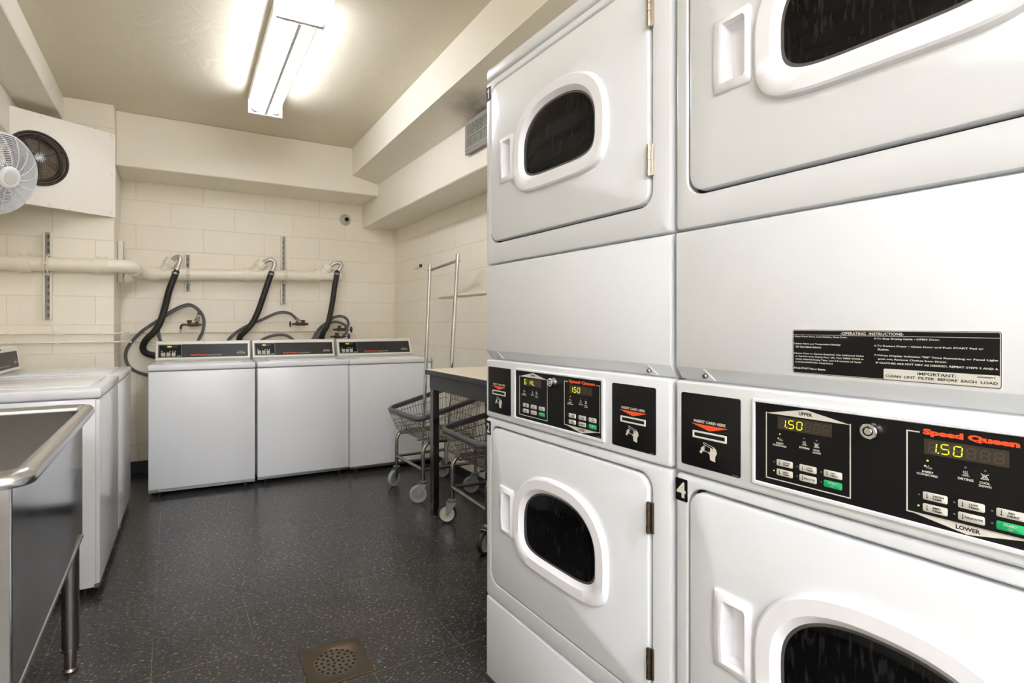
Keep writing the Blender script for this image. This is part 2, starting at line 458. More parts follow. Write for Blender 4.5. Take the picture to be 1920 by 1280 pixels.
# ------------------------------------------------------------------ fluorescent ceiling fixture(s) and added fill panels
def fixture(name, y0, y1, x, label, cover, ang=0., tube='tube'):
    """two-lamp strip on the ceiling, local y along the lamp"""
    L = y1 - y0
    o = thing(name, label, 'ceiling light', (x, y0, ZC), ang)
    h = .100
    m = MB(); m.box((-.098, 0, -h + .045), (.098, L, 0), .004, 1)           # channel
    m.box((-.045, .01, -h + .02), (.045, L - .01, -h + .046), .003, 1)
    m.hexa([(-.034, .02, -h + .02), (.034, .02, -h + .02), (.034, L - .02, -h + .02), (-.034, L - .02, -h + .02)],
           [(-.0075, .02, -h - .032), (.0075, .02, -h - .032), (.0075, L - .02, -h - .032), (-.0075, L - .02, -h - .032)])
    m.build('channel', M['fix'], o, 0)
    for yy in (0, L):
        m = MB(); m.box((-.102, yy - .012, -h - .035), (.102, yy + .012, -.012), .003, 1)
        m.build('end_plate', M['fixend'], o)
    for sx in (-1, 1):
        for yy, d in ((.012, 1), (L - .012, -1)):
            m = MB(); m.cyl((sx * .058, yy, -h), (sx * .058, yy + d * .022, -h), .024, 20)
            m.build('socket', M['fixend'], o)
        m = MB(); m.cyl((sx * .058, .034, -h), (sx * .058, L - .034, -h), .0215, 12); m.build('lamp_tube', M[tube], o)
    return o
fixture('ceiling_light', 2.37, 3.54, .495, 'far end of the bare two-tube fluorescent strip on the ceiling', False, math.radians(-1.2))
# white cover box at the joint, then the next strip of the same run
o = thing('covered_light', 'lit white boxy cover at the top edge, where the two-tube strip begins', 'light cover', (.455, 1.17, ZC), math.radians(-1.2))
MB().box((-.104, 0, -.150), (.104, 1.172, -.06), .012, 3).build('diffuser', M['diffuser'], o)
MB().box((-.108, -.004, -.062), (.108, 1.176, 0), .003, 1).build('housing', M['fix'], o)
for x_, y_, lab in ((.70, -2.1, 'added fill light panel, unseen behind the viewer, nearest the dryers'), (-.45, -2.1, 'added fill light panel, unseen behind the viewer, nearest the sink wall')):
    o = thing('ceiling_light', lab, 'ceiling light', (x_, y_, ZC))  # fill panels added out of view to even out the room light
    MB().box((-.16, 0, -.07), (.16, 1.2, 0), .004, 1).build('housing', M['fix'], o)
    m = MB(); m.hexa([(-.15, .01, -.078), (-.15, 1.19, -.078), (.15, 1.19, -.078), (.15, .01, -.078)], [(-.15, .01, -.070), (-.15, 1.19, -.070), (.15, 1.19, -.070), (.15, .01, -.070)]); m.build('diffuser', M['fill_panel'], o, 0)

# ------------------------------------------------------------------ pictograms and 7-segment displays (plane facing -y)
SEG = {'0': 'abcdef', '1': 'bc', '2': 'abged', '3': 'abgcd', '5': 'afgcd', '6': 'afgedc', '7': 'abc', '8': 'abcdefg', '9': 'abcdfg', 'H': 'bcefg', 'L': 'def', 'U': 'bcdef', ' ': ''}
def seven(m, ch, x, z, w, h, y, th, lit, dim=None, slant=.08):
    def P(a, b): return (x + a * w + slant * b * h, z + b * h)
    T = th / w * .5; V = th / h * .5; g = .05
    segs = dict(a=((0, 1), (1, 1)), b=((1, 1), (1, .5)), c=((1, .5), (1, 0)), d=((0, 0), (1, 0)), e=((0, .5), (0, 0)), f=((0, 1), (0, .5)), g=((0, .5), (1, .5)))
    on = SEG.get(ch, '')
    for k, (p, q) in segs.items():
        if k in on: m.use(lit)
        elif dim is not None: m.use(dim)
        else: continue
        if p[1] == q[1]: pts = [P(p[0] + .12, p[1] - V), P(q[0] - .12, q[1] - V), P(q[0] - .12, q[1] + V), P(p[0] + .12, p[1] + V)]
        else:
            hi, lo = p[1] - .06, q[1] + .06
            pts = [P(p[0] - T, lo), P(p[0] + T, lo), P(p[0] + T, hi), P(p[0] - T, hi)]
        m.poly(pts, y)
def thermometer(m, x, z, h, y):
    m.line([(x, z), (x, z + h)], h * .13, y)
    m.poly([(x + h * .16 * math.cos(a * PI / 4), z + h * .16 * math.sin(a * PI / 4)) for a in range(8)], y)
def steam(m, x, z, s, y, cross):
    for k in (-1, 0, 1):
        m.line([(x + k * s * .3 + s * .12 * math.sin(j * 1.6), z + j * s * .22) for j in range(5)], s * .1, y)
    m.line([(x - s * .6, z - s * .12), (x + s * .6, z - s * .12)], s * .12, y)
    if cross:
        m.line([(x - s * .6, z), (x + s * .6, z + s)], s * .12, y); m.line([(x - s * .6, z + s), (x + s * .6, z)], s * .12, y)
def coin_card(m, x, z, s, y):
    m.poly([(x - s * .45 + s * .28 * math.cos(a * PI / 4), z + s * .25 + s * .28 * math.sin(a * PI / 4)) for a in range(8)], y)
    m.line([(x - s * .15, z - s * .3), (x + s * .25, z + s * .5)], s * .1, y)
    m.line([(x + s * .25, z - s * .3), (x + s * .85, z - s * .3), (x + s * .85, z), (x + s * .25, z)], s * .09, y, True)
def card_hand(m, x, z, k, y):
    """hand pushing a card up into a slot; x, z = lower left of the mark, k = its width"""
    q = lambda pts: [(x + a * k, z + b * k) for a, b in pts]
    m.line(q([(.26, .82), (.85, .66), (.85, .55), (.28, .72)]), k * .025, y, True)
    m.line(q([(.34, .70), (.28, .42), (.62, .34)]), k * .03, y)
    m.poly(q([(.02, .30), (.14, .24), (.24, .40), (.30, .36), (.27, .66), (.08, .50), (.13, .46)]), y)
    m.poly(q([(.62, .02), (.90, -.04), (.90, .22), (1.0, .40), (.95, .58), (.82, .68), (.78, .62), (.78, .46), (.74, .60), (.64, .64), (.62, .40), (.60, .22)]), y)
    m.poly(q([(.56, .40), (.60, .44), (.60, .26), (.55, .30)]), y)

# ------------------------------------------------------------------ stacked dryers
DW = .697
def dome_outline(cx, cz, hw, zb, zt, y, n=64, e=0.):
    """dryer window outline: flat rounded bottom, arched top; e = inset"""
    P = []
    cz0 = zb + (zt - zb) * .44
    for i in range(n):
        a = 2 * PI * i / n; c, s_ = math.cos(a), math.sin(a)
        ex = 2.35 if s_ > 0 else 4.6
        hh = (zt - cz0 - e) if s_ > 0 else (cz0 - zb - e)
        x = (hw - e) * math.copysign(abs(c) ** (2 / ex), c); z = hh * math.copysign(abs(s_) ** (2 / ex), s_)
        P.append((cx + x, y, cz0 + z))
    return P
def frame_panel(x0, x1, z0, z1, ox0, ox1, oz0, oz1, r, th=.03):
    n = 6; m = MB()
    m.loft([rrect(x0, x1, z0, z1, .006, th, n), rrect(x0, x1, z0, z1, .006, .008, n), rrect(x0 + .0025, x1 - .0025, z0 + .002, z1 - .002, .006, .002, n),
            rrect(x0 + .007, x1 - .007, z0 + .006, z1 - .006, .006, 0, n),
            rrect(ox0 - .003, ox1 + .003, oz0 - .003, oz1 + .003, r + .003, 0, n), rrect(ox0, ox1, oz0, oz1, r, .003, n), rrect(ox0, ox1, oz0, oz1, r, .028, n)])
    return m
def dryer_window(root, cx, zb, zt):
    hw = .181; p = -.018
    m = MB()
    m.loft([dome_outline(cx, 0, hw, zb, zt, -.001, e=-.003), dome_outline(cx, 0, hw, zb, zt, -.008, e=-.001), dome_outline(cx, 0, hw, zb, zt, p + .003, e=.001),
            dome_outline(cx, 0, hw, zb, zt, p, e=.005), dome_outline(cx, 0, hw, zb, zt, p, e=.028), dome_outline(cx, 0, hw, zb, zt, p + .003, e=.032),
            dome_outline(cx, 0, hw, zb, zt, -.006, e=.040)])
    fr = m.build('window_frame', M['plastic'], root)
    m = MB()
    m.loft([dome_outline(cx, 0, hw, zb, zt, -.0055, e=.038), dome_outline(cx, 0, hw, zb, zt, -.0065, e=.041), dome_outline(cx, 0, hw, zb, zt, -.0055, e=.045)])
    m.build('window_seal', M['seal'], root)
    m = MB()
    m.loft([dome_outline(cx, 0, hw, zb, zt, -.0050, e=.042), dome_outline(cx, 0, hw, zb, zt, -.0065, e=.050), dome_outline(cx, 0, hw, zb, zt, -.0075, e=.066), dome_outline(cx, 0, hw, zb, zt, -.0085, e=.1)], False, True)
    m.build('window_glass', M['glass'], root)
def dryer_handle(root, z0, z1):
    x0, x1 = .0905, .160
    def outl(e, y, tilt=0.):
        a, b, c, d = x0 + e, x1 - e * .6, z0 + e, z1 - e
        pts = []
        for i in range(9):    # left edge bows outwards a little
            t_ = i / 8; pts.append((a - .003 * math.sin(PI * t_), y, c + (d - c) * t_))
        pts += [(a + (b - a) * .5, y, d), (b - .004, y, d), (b, y, d - .006)]
        for i in range(1, 5): pts.append((b, y, d - (d - c) * i / 5))
        pts += [(b, y, c + .006), (b - .004, y, c), (a + (b - a) * .5, y, c)]
        return pts
    m = MB()
    m.loft([outl(0, -.001), outl(0, -.008), outl(.0015, -.010), outl(.012, -.0135), outl(.014, -.014)])
    lo = outl(.014, -.014)
    # pocket: wider to the right, slanting floor
    def pocket(y0, y1, k):
        q = []
        for (a, y, c) in lo:
            u = (a - x0) / (x1 - x0)
            cx_, cz_ = (x0 + x1) / 2 + .008, (z0 + z1) / 2
            q.append((a + .006 * (1 - u) + k * (cx_ - a), y0 + (y1 - y0) * u, c + k * (cz_ - c)))
        return q
    m.loft([lo, pocket(-.0138, -.0142, .0), pocket(-.0120, -.0130, .03), pocket(.0120, .0165, .14)], False, True)
    m.build('handle', M['plastic'], root, 50)
def hinge(root, z0, z1, old):
    m = MB(); x = DW * 0 + .648
    for k in range(4):
        a_ = z0 + (z1 - z0) * k / 4; m.cyl((x - .001, -.0072, a_ + .0006), (x - .001, -.0072, a_ + (z1 - z0) / 4 - .0006), .0042 if k % 2 else .0046, 12)
    m.cyl((x - .001, -.0072, z0 - .001), (x - .001, -.0072, z1 + .001), .0026, 10)
    m.box((x + .001, -.0050, z0), (x + .0085, -.0004, z1), .0005, 1)
    m.build('hinge', M['dk_hinge'] if old else M['nickel'], root)
def dryer_door(root, z0, z1, wz0, wz1, hz0, hz1, hinges, old):
    m = MB(); x0, x1 = .034, .6435
    n = 6; q0, q1, q2, q3 = .1040, .1530, hz0 + .018, hz1 - .018
    m.loft([rrect(x0, x1, z0, z1, .03, .026, n), rrect(x0, x1, z0, z1, .03, .0015, n), rrect(x0 + .0018, x1 - .0018, z0 + .0018, z1 - .0018, .03, -.0027, n),
            rrect(x0 + .006, x1 - .006, z0 + .006, z1 - .006, .026, -.0045, n), rrect(q0, q1, q2, q3, .005, -.0045, n), rrect(q0, q1, q2, q3, .005, .018, n)])
    d = m.build('door', M['white'], root)
    dryer_window(d, .350, wz0, wz1)
    dryer_handle(d, hz0, hz1)
    for a, b in hinges: hinge(d, a, b, old)
def control_face(m, ox, lower, Y):
    """print of one control group; ox = left edge of its outline"""
    i = M['ink']
    x0, x1 = ox, ox + .1248; zt, zb = .981, .8725
    if not lower:
        m.use(i).line([(x0, zt), (x0, zb), (x1, zb), (x1, zt)], .0017, Y)
        m.poly([(x0 - .0008, zt - .0008), (x1 + .0008, zt - .0008), ((x0 + x1) / 2, .9937)], Y)
        m.use(M['inkdk']).text('UPPER', ox + .052, ox + .0725, .9838, .9892, Y - .0002, .035)
    else:
        zt, zb = .9847, .8757
        m.use(i).line([(x0 + .013, zt), (x0, zt), (x0, zb), (x1, zb), (x1, zt), (x1 - .011, zt)], .0017, Y)
        m.poly([(x0 - .0008, zb + .0008), ((x0 + x1) / 2, .8640), (x1 + .0008, zb + .0008)], Y)
        m.use(M['inkdk']).text('LOWER', ox + .051, ox + .0745, .8683, .8738, Y - .0002, .035)
        m.use(M['orange']).text('Speed Queen', ox + .0172, ox + .1095, .9805, .9905, Y, .062, spacing=.97)
    m.use(i)
    coin_card(m, ox + .0222, .9395, .0052, Y)
    m.text('INSERT', ox + .0165, ox + .0285, .9318, .9346, Y, .035); m.text('COINS/CARD', ox + .0105, ox + .0330, .9280, .9308, Y, .035)
    steam(m, ox + .0605, .9385, .0058, Y, False); m.text('DRYING', ox + .0530, ox + .0680, .9318, .9349, Y, .035)
    steam(m, ox + .0785, .9385, .0058, Y, True); m.text('COOL', ox + .0735, ox + .0835, .9318, .9346, Y, .035); m.text('DOWN', ox + .0730, ox + .0845, .9278, .9306, Y, .035)
KEYS = [(.0172, .0428, .8962, .9067, 'HIGH', 'TEMP'), (.0172, .0428, .8806, .8911, 'MED', 'TEMP'), (.0532, .0785, .8962, .9067, 'LOW', 'TEMP'),
        (.0532, .0785, .8806, .8911, 'DELICATES', None), (.0888, .1140, .8962, .9067, 'NO', 'HEAT'), (.0888, .1140, .8806, .8911, 'START', None)]
def control_keys(root, ox, Y):
    for x0, x1, z0, z1, a, b in KEYS:
        g = a == 'START'
        m = MB().use(M['green'] if g else M['key']); m.plate(ox + x0, ox + x1, z0, z1, .0018, Y + .001, Y - .0009, .0005, 4)
        y = Y - .0012
        if g:
            m.use(M['key']).text('START', ox + x0 + .0065, ox + x1 - .0065, z0 + .0058, z0 + .0086, y, .02)
            cx, cz = ox + (x0 + x1) / 2, z0 + .0032
            m.line([(cx - .0022, cz), (cx, cz + .0014), (cx + .0022, cz), (cx, cz - .0014)], .0005, y, True)
        else:
            m.use(M['inkdk'])
            if b is None: m.text(a, ox + x0 + .0070, ox + x1 - .0015, z0 + .0040, z0 + .0066, y, .032)
            else:
                m.text(a, ox + x0 + .0110, ox + x0 + .0110 + .0028 * len(a), z0 + .0056, z0 + .0083, y, .032)
                m.text(b, ox + x0 + .0100, ox + x0 + .0205, z0 + .0020, z0 + .0046, y, .032)
            thermometer(m, ox + x0 + .0048, z0 + .0030, .0055, y)
        m.build('key', None, root, 30)
def display(root, ox, Y, s):
    m = MB().use(M['lcdback']); m.plate(ox + .0185, ox + .1000, .9568, .9772, .001, Y + .001, Y - .0004, .0003, 3)
    w, h = .0078, .0125
    for k in range(6):
        seven(m, s[k], ox + .0232 + k * .0128, .9605, w, h, Y - .0007, .0012, M['seg'], M['seg_dim'])
    if s[0] == '1' or s[1] == '.': pass
    if s.startswith('1'): m.use(M['seg']).quad(ox + .0232 + w + .0018, ox + .0232 + w + .0033, .9600, .9615, Y - .0007)
    m.build('display', None, root, 0)
def leds(root, ox, Y, on):
    for k, (x, z) in enumerate(((.0222, .9482), (.0602, .9482), (.0786, .9482), (.0130, .9012), (.0125, .8862), (.0495, .9012), (.0495, .8862), (.0850, .9012), (.0850, .8862))):
        m = MB().use(M['led_on'] if k in on else M['led_off'])
        m.lathe([(.0013, -.0002), (.0012, .0005), (.0006, .0008)], (ox + x, Y, z), (0, -1, 0), 8, (False, True))
        m.build('indicator_light', None, root, 40)
def control_panel(root, up, lo, on_up, on_lo):
    m = MB(); z0, z1 = .8560, 1.0023; n = 6
    m.loft([rrect(.1585, .5155, z0, z1, .004, .001, n), rrect(.1585, .5155, z0, z1, .004, -.0035, n), rrect(.1600, .5140, z0 + .0015, z1 - .0015, .003, -.005, n),
            rrect(.1628, .5085, z0 + .0055, z1 - .0052, .002, -.005, n), rrect(.1640, .5072, z0 + .0070, z1 - .0065, .001, -.0018, n)])
    p = m.build('control_panel', M['white'], root)
    Y = -.0020
    MB().plate(.1638, .5074, .8628, .9960, .001, 0, Y, .0003, 3).build('overlay', M['overlay'], p, 0)
    m = MB(); control_face(m, .1830, False, Y - .0003); control_face(m, .3763, True, Y - .0003)
    m.use(M['ink']).text('510402', .492, .502, .8652, .8668, Y - .0003, 0.)
    m.build('printed_lettering', None, p, 0)
    leds(p, .1830, Y, on_up); leds(p, .3763, Y, on_lo)
    for ox, s in ((.1830, up), (.3763, lo)):
        display(p, ox, Y, s); control_keys(p, ox, Y)
    m = MB().use(M['chrome'])
    m.lathe([(.0128, 0), (.0128, .004), (.0108, .007), (.0108, .0155), (.0098, .0165), (.0066, .0165), (.0062, .0145)], (.3370, Y, .9775), (0, -1, 0), 28)
    m.lathe([(.0052, .0140), (.0050, .0160), (.0044, .0165)], (.3370, Y, .9775), (0, -1, 0), 20, (False, True))
    m.use(M['black']).lathe([(.0064, .0142), (.0050, .0142)], (.3370, Y, .9775), (0, -1, 0), 20)
    m.box((.3362, Y - .0168, .9825), (.3378, Y - .0160, .9850))
    m.build('key_lock', None, p)
def card_reader(root, ox):
    Y = -.0012
    m = MB(); m.plate(ox, ox + .1222, .8575, .9965, .004, .001, Y, .0006, 5)
    c = m.build('card_reader', M['overlay'], root)
    dx = ox - .0132
    m = MB().use(M['ink']); y = Y - .0003
    m.text('INSERT CARD HERE', dx + .0420, dx + .1072, .9424, .9478, y, .03)
    m.use(M['orange']).poly([(dx + .0363, .9398), (dx + .0746, .9297), (dx + .1134, .9398)], y)
    h_ = MB().use(M['ink']); card_hand(h_, dx + .0530, .8762, .0375, y); h_.build('card_symbol', None, c, 0)
    m.use(M['ink'])
    m.build('printed_lettering', None, c, 0)
    m = MB().use(M['ink']); m.text('511044', ox + .107, ox + .1185, .8592, .8608, y, 0.); m.build('part_number_print', None, c, 0)
    m = MB().use(M['ink'])
    x0, x1, z0, z1 = dx + .0396, dx + .1096, .9130, .9268
    m.loft([rrect(x0, x1, z0, z1, .001, Y, 3), rrect(x0 + .0003, x1 - .0003, z0 + .0003, z1 - .0003, .001, Y - .0016, 3), rrect(x0 + .003, x1 - .003, z0 + .003, z1 - .003, .0006, Y - .0016, 3), rrect(x0 + .0035, x1 - .0035, z0 + .0035, z1 - .0035, .0006, Y - .0003, 3)])
    m.use(M['black']).quad(x0 + .003, x1 - .003, z0 + .003, z1 - .003, Y - .0004)
    m.build('card_slot', None, c, 30)
def number_plate(root, digit, z0):
    x0 = .0005
    m = MB().use(M['overlay']); m.plate(x0, x0 + .0270, z0, z0 + .0435, .0022, .0005, -.0008, .0003, 4)
    a_, b_ = {'1': (.0085, .0170), '4': (.0030, .0235)}.get(digit, (.0055, .0215))
    if digit == '1':
        m.use(M['ink']); m.poly([(x0 + .0125, z0 + .0065), (x0 + .0185, z0 + .0065), (x0 + .0185, z0 + .037), (x0 + .0140, z0 + .037), (x0 + .0075, z0 + .0315), (x0 + .0075, z0 + .0270), (x0 + .0125, z0 + .0290)], -.0011)
    else: m.use(M['ink']).text(digit, x0 + a_, x0 + b_, z0 + .0065, z0 + .0370, -.0011, .035)
    m.build('number_plate', None, root, 0)
def stacked_dryer(loc, rz, label, nums, up, lo, on_up, on_lo):
    o = thing('stacked_dryer', label, 'dryer', loc, rz, 'stacked dryers')
    MB().box((.003, .022, .04), (DW - .003, .68, 1.915), .004, 1).build('cabinet', M['white'], o)
    MB().box((0, 0, 1.886), (DW, .045, 1.924), .008, 3).build('top_panel', M['white'], o)
    frame_panel(0, DW, 1.313, 1.882, .028, .6500, 1.3745, 1.860, .034).build('upper_front_panel', M['white'], o)
    frame_panel(0, DW, .283, .8365, .028, .6500, .3345, .8165, .034).build('lower_front_panel', M['white'], o)
    MB().box((.02, .020, 1.33), (DW - .02, .024, 1.87)).build('door_recess', M['dark_gap'], o, 0)
    MB().box((.02, .020, .30), (DW - .02, .024, .83)).build('door_recess', M['dark_gap'], o, 0)
    # service panel with its chamfered foot
    pr = [(.03, 1.3095), (.008, 1.3095), (.0025, 1.3075), (0, 1.302), (0, 1.047), (.001, 1.0445), (.0175, 1.0215), (.0195, 1.0205), (.03, 1.0205)]
    m = MB(); a, b = .0, DW
    m.loft([[(a + .004, y + .004, z) for y, z in pr], [(a + .001, y + .001, z) for y, z in pr], [(a + .004, y, z) for y, z in pr],
            [(b - .004, y, z) for y, z in pr], [(b - .001, y + .001, z) for y, z in pr], [(b, y + .004, z) for y, z in pr]], True, True)
    sp = m.build('service_panel', M['white'], o)
    for x in (.062, .638):
        m = MB().use(M['white'])
        c = (x, .0085, 1.033)
        m.loft([[(x - .016, .0175, 1.0222), (x, .0185, 1.0215), (x + .016, .0175, 1.0222), (x + .002, .0015, 1.0435), (x - .002, .0015, 1.0435)],
                [(x - .013, .0160, 1.0222), (x, .0150, 1.0212), (x + .013, .0160, 1.0222), (x + .003, .0008, 1.0415), (x - .003, .0008, 1.0415)]], False, True)
        m.use(M['bolt']).lathe([(.0052, 0), (.0050, .004), (.0036, .0062), (.0030, .0048)], (x, .0068, 1.0310), (0, -1, -.25), 16, (False, True))
        m.build('screw', None, sp, 30)
    MB().box((0, 0, .8400), (DW, .03, 1.0185), .006, 3).build('control_housing', M['white'], o)
    control_panel(o, up, lo, on_up, on_lo)
    card_reader(o, .0140); card_reader(o, .5385)
    dryer_door(o, 1.3805, 1.8545, 1.4892, 1.7506, 1.545, 1.6795, ((1.7444, 1.8090), (1.4356, 1.5012)), False)
    dryer_door(o, .3405, .8110, .4621, .7240, .509, .6475, ((.6944, .7592), (.3921, .4562)), True)
    MB().box((0, 0, .028), (DW, .03, .2795), .006, 3).build('base_panel', M['white'], o)
    for x in (.05, DW - .05):
        for y in (.08, .62): MB().cyl((x, y, 0), (x, y, .05), .018, 12).build('foot', M['cove'], o)
    number_plate(o, nums[0], 1.8235); number_plate(o, nums[1], .7830)
    return o
RZ = math.radians(-89.34)
P1 = Vector((.869, 1.4307, 0)); ex = Vector((math.cos(RZ), math.sin(RZ), 0))
d1 = stacked_dryer(P1, RZ, 'white stacked dryer nearest the folding table, with number plates 1 and 2', '12', '6 HL  ', '150   ', (), (0,))
d2 = stacked_dryer(P1 + ex * (DW + .0115), RZ, 'white stacked dryer with the operating instructions sticker, cut off by the right edge', '34', '150   ', '150   ', (0, 4), (0, 4))
# instruction sticker on the second stack
m = MB().use(M['ink']); x0, x1, z0, z1 = .2245, .4700, 1.0500, 1.1205; Y = -.0006
m.plate(x0, x1, z0, z1, .003, .0002, Y, .0002, 4)
m.use(M['overlay']).plate(x0 + .0006, x1 - .0006, z0 + .0006, z1 - .0006, .0028, Y, Y - .0002, .0001, 4)
m.use(M['ink']).plate(x0 + .0013, x1 - .0013, z0 + .0013, z1 - .0013, .0024, Y - .0002, Y - .0003, .0001, 4)
m.use(M['overlay']).plate(x0 + .0019, x1 - .0019, z0 + .0019, z1 - .0019, .002, Y - .0003, Y - .0004, .0001, 4)
y = Y - .0007
m.use(M['ink']).quad(x0 + .0019, x1 - .0019, z1 - .0088, z1 - .0083, y)
m.text('-OPERATING  INSTRUCTIONS-', x0 + .0700, x0 + .1480, z1 - .0075, z1 - .0035, y, .02)
def tl(s, a, b, c, h=.0029): m.text(s, x0 + a, x0 + b, z1 - c - h, z1 - c, y, .028)
tl('1.Open Dryer Door, Load Clothes, Close Door.', .0022, .0790, .0102)
tl('2.Select Fabric and Temperature Settings', .0022, .0700, .0215); tl('OR Turn Fabric Selector.', .0050, .0440, .0262)
tl('3.Insert Coins or Card as Required. Use Additional Coins', .0022, .1000, .0368)
tl('or Card for more Drying Time. OR, Turn TIMER KNOB to', .0050, .1000, .0414)
tl('obtain desired Drying Time. Last 3-5 minutes of Cycle', .0050, .0970, .0460)
tl('is COOL-DOWN (No Heat) Period.', .0050, .0600, .0506)
tl('4.Push START Pad or Button.', .0022, .0500, .0600)
tl('5.To Stop Drying Cycle - OPEN Door.', .1130, .1865, .0110)
tl('6.To Restart Dryer - Close Door and Push START Pad or', .1130, .2290, .0210); tl('Button.', .1175, .1310, .0258)
tl('7.When Display Indicates "00" Time Remaining or Panel Light', .1130, .2420, .0345)
tl('goes out, Remove Clothes from Dryer.', .1175, .1940, .0395); tl('IF CLOTHES ARE NOT DRY AS DESIRED, REPEAT STEPS 3 AND 4.', .1150, .2425, .0450)
m.use(M['key']).plate(x0 + .1245, x1 - .0019, z0 + .0019, z0 + .0165, .0015, y, y - .0002, .0001, 3)
y -= .0004; m.use(M['inkdk'])
tl('IMPORTANT:', .1630, .2030, .0560, .0040); tl('CLEAN  LINT  FILTER  BEFORE  EACH  LOAD', .1265, .2420, .0620, .0035); tl('500498R7', .2230, .2400, .0562, .0020)
m.build('instruction_sticker', None, d2, 0)

# ------------------------------------------------------------------ washing machines
def washer(loc, rz, label, w=.645, dep=.655, cy=.43, text_on=True):
    o = thing('washing_machine', label, 'washing machine', loc, rz, 'top-loading washing machines')
    MB().box((.002, .014, .036), (w - .002, dep, .817), .006, 2).build('cabinet', M['white2'], o)
    m = MB(); m.box((0, 0, .050), (w, .018, .8160), .007, 3); m.build('front_panel', M['white2'], o)
    m = MB(); m.box((.001, .002, .033), (w - .001, .02, .050), .001, 1)
    for x in (.06, w - .06): m.box((x - .014, -.001, .036), (x + .014, .004, .050), .004, 2)
    m.build('kick_strip', M['zinc'], o)
    MB().box((-.002, -.004, .8200), (w + .002, dep, .8600), .010, 4).build('top_cover', M['white2'], o)
    m = MB(); m.box((.085, .045, .8600), (w - .085, cy - .03, .8655), .003, 2); lid = m.build('lid', M['white2'], o)
    MB().box((w * .5 - .05, .038, .8602), (w * .5 + .05, .052, .8640), .002, 1).build('lid_lip', M['white2'], lid)
    # console leaning back
    h = .138; lean = .060; a, b = .006, w - .006
    m = MB()
    lean = min(lean, dep - cy - .035 if dep - cy < .1 else lean)
    e1 = min(cy + lean + .035, dep - .004)
    pr = [(cy, .8605), (cy - .004, .866), (cy + lean - .006, .8605 + h - .004), (cy + lean, .8605 + h), (e1, .8605 + h), (min(cy + lean + .055, dep - .001), .8605 + h - .02), (dep, .8605)]
    m.loft([[(a, y, z) for y, z in pr], [(b, y, z) for y, z in pr]], True, True)
    c = m.build('console', M['lint'], o, 30)
    # face details in the leaning plane: x across, v up the slope
    v0, v1 = Vector((cy - .004, .866)), Vector((cy + lean - .006, .8605 + h - .004))
    L = (v1 - v0).length; dv = (v1 - v0) / L
    F = Matrix(((1, 0, 0, 0), (0, -dv.y * -1 if False else dv.y, dv.x, v0.x), (0, -dv.x, dv.y, v0.y), (0, 0, 0, 1)))
    # local (x, y, z): z up the slope, y = into the console
    m = MB(); n = 4
    m.loft([rrect(a, b, -.001, L + .001, .006, .002, n), rrect(a, b, -.001, L + .001, .006, -.004, n), rrect(a + .002, b - .002, .001, L - .001, .005, -.006, n),
            rrect(a + .014, b - .014, .014, L - .022, .002, -.006, n), rrect(a + .015, b - .015, .015, L - .023, .002, -.003, n)])
    m.use(M['lint']).build('console_frame', M['lint'], c, 30, T=F)
    x0, x1, q0, q1 = a + .015, b - .015, .015, L - .023
    MB().plate(x0, x1, q0, q1, .001, -.001, -.0035, .0003, 3).build('console_plate', M['overlay_g'], c, 0, T=F)
    Y = -.0040; hh = q1 - q0
    m = MB().use(M['overlay']); m.quad(x0 + .004, x0 + .152, q0 + .003, q1 - .003, Y)
    m.use(M['ink']).line([(x0 + .005, q0 + .004), (x0 + .151, q0 + .004), (x0 + .151, q1 - .004), (x0 + .005, q1 - .004)], .0014, Y - .0003, True)
    m.use(M['lcdback']).quad(x0 + .050, x0 + .122, q1 - .024, q1 - .010, Y - .0003)
    for k in range(6): seven(m, '150   '[k], x0 + .053 + k * .0112, q1 - .0225, .0072, .0110, Y - .0006, .0020, M['seg'], M['seg_dim'] if k > 2 else None)
    for k in range(3):
        for r in range(3): m.use(M['key']).quad(x0 + .022 + k * .033, x0 + .046 + k * .033, q0 + .010 + r * .0105, q0 + .0185 + r * .0105, Y - .0003)
        for r in range(3): m.use(M['inkdk']).quad(x0 + .028 + k * .033, x0 + .040 + k * .033, q0 + .0135 + r * .0105, q0 + .015 + r * .0105, Y - .0006)
        for r in range(3): m.use(M['led_on'] if (k, r) in ((0, 2), (0, 1), (1, 0)) else M['led_off']).quad(x0 + .016 + k * .033, x0 + .019 + k * .033, q0 + .0130 + r * .0105, q0 + .0160 + r * .0105, Y - .0003)
        m.use(M['ink']).quad(x0 + .073 + k * .017, x0 + .080 + k * .017, q0 + .047, q0 + .052, Y - .0003)
    m.use(M['led_on']).quad(x0 + .022, x0 + .025, q0 + .054, q0 + .057, Y - .0003)
    m.use(M['ink']).quad(x0 + .018, x0 + .029, q0 + .046, q0 + .050, Y - .0003)
    m.use(M['green']).quad(x0 + .122, x0 + .143, q0 + .008, q0 + .0165, Y - .0003)
    m.build('keypad', None, c, 0, T=F)
    m = MB().use(M['orange']); zc = q0 + .010
    m.text('Speed Queen', x0 + .212, x0 + .318, zc, zc + .0125, Y, .05, spacing=.97)
    m.use(M['ink']).text('Commercial Washer', x0 + .323, x0 + .420, zc + .001, zc + .0105, Y, .0)
    m.build('printed_lettering', None, c, 0, T=F)
    m = MB(); xr = x1 - .078
    m.use(M['ink']).text('INSERT CARD HERE', xr + .008, xr + .048, q0 + .0385, q0 + .042, Y, .01)
    m.use(M['orange']).poly([(xr + .012, q0 + .037), (xr + .044, q0 + .037), (xr + .028, q0 + .033)], Y)
    m.build('card_print', None, c, 0, T=F)
    m = MB().use(M['ink']); m.plate(xr, xr + .056, q0 + .0225, q0 + .0325, .001, Y, Y - .0015, .0004, 3)
    m.use(M['black']).quad(xr + .004, xr + .052, q0 + .0250, q0 + .0300, Y - .0018); m.build('card_slot', None, c, 30, T=F)
